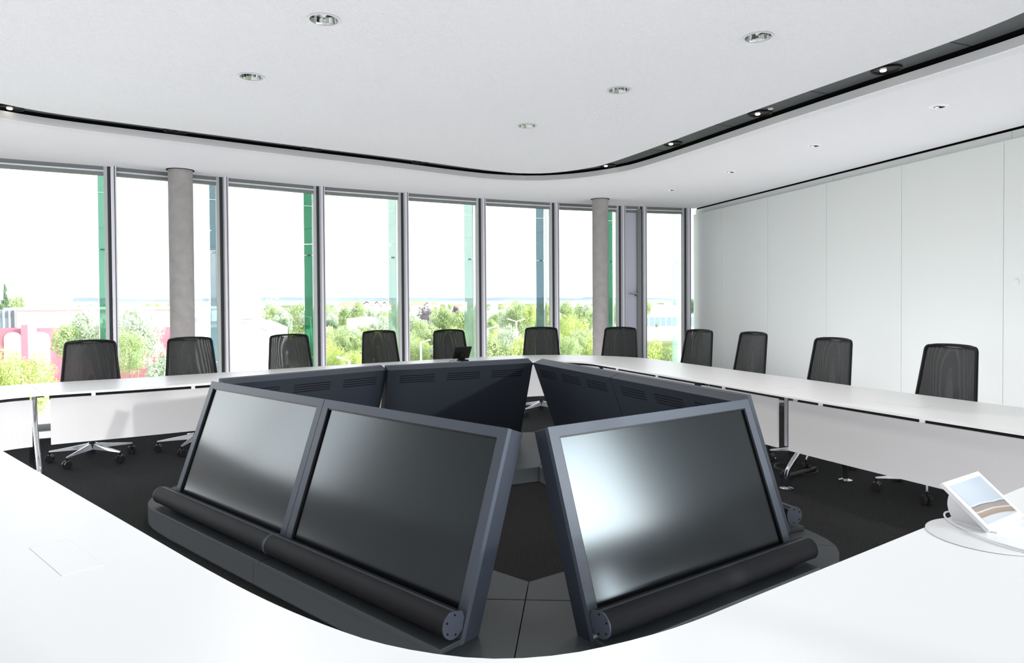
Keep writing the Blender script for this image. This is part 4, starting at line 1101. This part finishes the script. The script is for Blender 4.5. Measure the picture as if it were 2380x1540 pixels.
# houses with red roofs
def house(px0, px1, pyr, pye, dist, label, gable=False):
    a = ony(px0, pye, dist); b = ony(px1, pye, dist); zr = ony(px0, pyr, dist).z; dp = max(6, (b.x-a.x)*.35)
    t = thing('house', label, 'house', ((a.x+b.x)/2, dist+dp/2, GZ), 0, 'red-roofed houses in the town')
    w = MB().box(((a.x+b.x)/2, dist+dp/2, (a.z+GZ)/2), (b.x-a.x, dp, a.z-GZ)).build('wall', 'white_render', t)
    y0, y1, ym = dist-.4, dist+dp+.4, dist+dp/2
    x0, x1 = a.x-.4, b.x+.4
    if gable:
        xm = (x0+x1)/2; vs = [(x0, y0, a.z), (x1, y0, a.z), (xm, y0, zr), (x0, y1, a.z), (x1, y1, a.z), (xm, y1, zr)]
        MB().add(vs, [(1, 4, 5, 2), (0, 2, 5, 3), (0, 3, 4, 1)]).build('roof', 'red_roof', t)
        MB().add([(x0+.4, y0+.35, a.z), (x1-.4, y0+.35, a.z), (xm, y0+.35, zr-.3), (x0+.4, y0+.6, a.z), (x1-.4, y0+.6, a.z), (xm, y0+.6, zr-.3)], [(0, 1, 2), (5, 4, 3), (0, 2, 5, 3), (1, 4, 5, 2), (0, 3, 4, 1)]).build('gable', 'white_render', t)
    else:
        vs = [(x0, y0, a.z), (x1, y0, a.z), (x0+1, ym, zr), (x1-1, ym, zr), (x0, y1, a.z), (x1, y1, a.z)]
        MB().add(vs, [(0, 1, 3, 2), (4, 2, 3, 5), (0, 2, 4), (1, 5, 3), (0, 4, 5, 1)]).build('roof', 'red_roof', t)
house(618, 640, 708, 724, 170, 'gabled white house between hazy trees above the round roof', True)
house(574, 606, 702, 710, 260, 'wide hazy red roof above the round-roofed hall')
house(784, 822, 701, 712, 210, 'long red roof left of the pointed tree')
house(838, 868, 700, 712, 215, 'red roof right of the pointed tree', True)
house(866, 886, 700, 712, 225, 'red roof with white gable left of the very pale fin', True)
house(886, 902, 701, 711, 238, 'small red roof touching the very pale fin', True)
house(953, 990, 700, 708, 254, 'long pale red roof just right of the fourth post')
house(986, 1000, 702, 711, 235, 'white gabled house under the long pale red roof', True)
house(998, 1018, 702, 709, 246, 'red-roofed house right of the white gabled one')
house(1050, 1076, 706, 712, 230, 'low white house right of the purple trees')
house(1168, 1190, 704, 712, 320, 'pale house on the skyline in the sixth window')
# town specks far away: light buildings
for k, px in enumerate((150, 185, 505, 545, 590, 925, 1010, 1035, 1068, 1140, 1330, 1350, 1520, 1550)):
    d_ = 600+40*(k % 5)
    t, a, b = bbox('distant_block', 'tiny pale building far off at the foot of the hills', 'building', px, px+7+(k % 3)*4, 702.5-(k % 3)*.8, d_, 14)
    t['group'] = 'tiny buildings at the foot of the hills'
# blue dome over the showroom
c = ony(1523, 712, 279)
o = MB().lathe([(13.6, -9), (13.0, -1.6), (10, -.6), (4, -.1), (.01, 0)], (c.x, c.y, c.z+.9), 28).build('pale_blue_dome', mat('dome_blue_glass', (.45, .62, .75), .3), smooth=True)
o.location.z = 0
tag(o, 'pale blue curved roof rising behind the white showroom', 'roof')
# street lamps
def street_lamp(px, py, dist, arms, label, span=18):
    c = ony(px, py, dist)
    t = thing('street_lamp', label, 'street lamp', (c.x, c.y, GZ), group='street lamps outside')
    MB().tube([(c.x, c.y, GZ), (c.x, c.y, c.z)], [.12, .07], 8).build('pole', 'alu', t, smooth=True)
    s_ = span/F*dist
    for sg in arms:
        h = MB().tube([(c.x, c.y, c.z), (c.x+sg*s_*.7, c.y, c.z+s_*.22)], .05, 6).build('arm', 'alu', t)
        MB().box((c.x+sg*s_*.82, c.y, c.z+s_*.27), (s_*.42, .25, .12), mtx=Matrix.Rotation(-sg*.25, 3, 'Y')).build('lamp_head', 'white', t, bevel=.03)
street_lamp(1200, 747, 66, (-1, 1), 'two-armed street lamp in the sixth window', 20)
street_lamp(1133, 764, 60, (1,), 'street lamp with one arm close to the fifth post', 26)
street_lamp(1357, 713, 130, (-1, 1), 'two-armed street lamp above the yellow tree by the far column', 11)
street_lamp(978, 796, 52, (1,), 'street lamp with a white head left of the fifth chair', 22)
street_lamp(722, 738, 75, (-1, 1), 'street lamp crossing the deep green fin', 12)
street_lamp(812, 838, 46, (-1,), 'street lamp with a long white head low in the fourth window', 28)
# parked cars
def car_mesh():
    mb = MB(); lp = [(-2.1, .35), (2.1, .35), (2.15, .75), (1.2, .95), (.6, 1.42), (-1.1, 1.45), (-1.8, 1.0), (-2.15, .9)]
    n_ = len(lp)
    for y in (-.85, .85): mb.v += [Vector((x, y, z)) for x, z in lp]
    mb.f = [tuple(range(n_)), tuple(n_+j for j in reversed(range(n_)))]+[(j, n_+j, n_+(j+1) % n_, (j+1) % n_) for j in range(n_)]
    return mb
cb = car_mesh(); cols = ['white', 'alu', 'white', 'rail', 'alu', 'white']
for k, px in enumerate((1502, 1517, 1533, 1549)):
    c = onz(px, 763, GZ+.04)
    t = thing('parked_car', 'small parked car in the row before the glazed white hall', 'car', (c.x, c.y, GZ+.04), 1.5, 'parked cars before the white hall')
    cb.build('body', cols[k], t, world=False)
    for (wx, wy) in ((-1.3, -.8), (1.3, -.8), (-1.3, .8), (1.3, .8)):
        MB().lathe([(.0005, -.1), (.32, -.1), (.32, .1), (.0005, .1)], (wx, wy, .32), 14, Matrix.Rotation(PI/2, 3, 'X')).build('wheel', 'plastic', t, world=False)
# ================================================================== LIGHT
w = bpy.data.worlds.new('World'); SC.world = w; w.use_nodes = True; nt = w.node_tree
bg = nt.nodes['Background']; tc = nt.nodes.new('ShaderNodeTexCoord')
mp = nt.nodes.new('ShaderNodeMapping'); mp.inputs['Scale'].default_value = (1, 1, 4)
nz = nt.nodes.new('ShaderNodeTexNoise'); nz.inputs['Scale'].default_value = 2.2; nz.inputs['Detail'].default_value = 7; nz.inputs['Roughness'].default_value = .6
rp = nt.nodes.new('ShaderNodeValToRGB'); rp.color_ramp.elements[0].position = .35; rp.color_ramp.elements[1].position = .6
rp.color_ramp.elements[0].color = (.80, .90, 1.0, 1); rp.color_ramp.elements[1].color = (1, 1, 1, 1)
nt.links.new(tc.outputs['Generated'], mp.inputs[0]); nt.links.new(mp.outputs[0], nz.inputs['Vector']); nt.links.new(nz.outputs['Fac'], rp.inputs[0]); nt.links.new(rp.outputs[0], bg.inputs[0])
sun = bpy.data.lights.new('sun', 'SUN'); sun.energy = 2.7; sun.angle = math.radians(1.5); sun.color = (1, .98, .96)
so = bpy.data.objects.new('sun', sun); COL.objects.link(so)
sdir = Vector((.76, -.60, .215)).normalized()
so.rotation_euler = sdir.to_track_quat('Z', 'Y').to_euler()
# sky strength: sun glow; bright spot and left side added for screen reflections
def MN(op, *v):
    m = nt.nodes.new('ShaderNodeMath'); m.operation = op
    for i, x in enumerate(v):
        if isinstance(x, (int, float)): m.inputs[i].default_value = x
        else: nt.links.new(x, m.inputs[i])
    return m.outputs[0]
dp = nt.nodes.new('ShaderNodeVectorMath'); dp.operation = 'DOT_PRODUCT'; dp.inputs[1].default_value = sdir
nt.links.new(tc.outputs['Generated'], dp.inputs[0])
sx = nt.nodes.new('ShaderNodeSeparateXYZ'); nt.links.new(tc.outputs['Generated'], sx.inputs[0])
glow = MN('MULTIPLY', MN('POWER', MN('MAXIMUM', dp.outputs['Value'], 0.0), 14.0), GLOW)
dh = nt.nodes.new('ShaderNodeVectorMath'); dh.operation = 'DOT_PRODUCT'; dh.inputs[1].default_value = Vector((.90, -.35, .19)).normalized()
nt.links.new(tc.outputs['Generated'], dh.inputs[0])
glow = MN('ADD', glow, MN('MULTIPLY', MN('POWER', MN('MAXIMUM', dh.outputs['Value'], 0.0), 34.0), GLARE_SPOT))
back = MN('MULTIPLY', MN('MINIMUM', MN('MAXIMUM', MN('MULTIPLY_ADD', sx.outputs['Y'], -2.0, .2), 0.0), 1.0), BACK)
left = MN('MULTIPLY', MN('MINIMUM', MN('MAXIMUM', MN('MULTIPLY_ADD', sx.outputs['X'], -4.0, -3.0), 0.0), 1.0), LEFTK)
nt.links.new(MN('ADD', MN('ADD', MN('ADD', glow, left), back), SKY), bg.inputs[1])
fl_ = bpy.data.lights.new('added_floor_fill', 'AREA'); fl_.shape = 'ELLIPSE'; fl_.size = 10.5; fl_.size_y = 12.5; fl_.energy = FLOORL*PI*PI*10.5*12.5/4; fl_.color = (.975, .955, 1.0)  # added upward fill at floor level to brighten the ceiling, no fixture there
fo = bpy.data.objects.new('added_floor_fill', fl_); COL.objects.link(fo); fo.location = (-.9, 4.6, .004); fo.rotation_euler = (PI, 0, 0); fo.visible_glossy = False
# ================================================================== CAMERA
cam = bpy.data.cameras.new('camera'); co = bpy.data.objects.new('camera', cam); COL.objects.link(co); SC.camera = co
cam.sensor_fit = 'HORIZONTAL'; cam.sensor_width = 36; cam.lens = F/2380*36
y0 = YH+F*math.tan(PITCH)
cam.shift_y = -(770-y0)/2380; cam.shift_x = 0; cam.clip_end = 20000; cam.clip_start = .02
fwd = ray(1190, y0).normalized()
e = Vector(ray(2190, y0))-Vector(ray(1190, y0)); rt = e.normalized(); upv = rt.cross(fwd)
co.matrix_world = Matrix(((rt.x, upv.x, -fwd.x, 0), (rt.y, upv.y, -fwd.y, 0), (rt.z, upv.z, -fwd.z, CH), (0, 0, 0, 1)))
vs_ = SC.view_settings; vs_.view_transform = 'Standard'; vs_.look = 'None'; vs_.gamma = 1; vs_.exposure = EXPO
ZOOM = None
if ZOOM:
    k_, cx_, cy_ = ZOOM; cam.lens *= k_; cam.shift_x = (cx_-1190)/2380*k_; cam.shift_y = -(cy_-y0)/2380*k_
SC.cycles.max_bounces = 8; SC.cycles.diffuse_bounces = 5; SC.cycles.glossy_bounces = 4; SC.cycles.transparent_max_bounces = 16
SC.cycles.use_denoising = True; SC.cycles.sample_clamp_indirect = 6; SC.cycles.caustics_reflective = False; SC.cycles.caustics_refractive = False
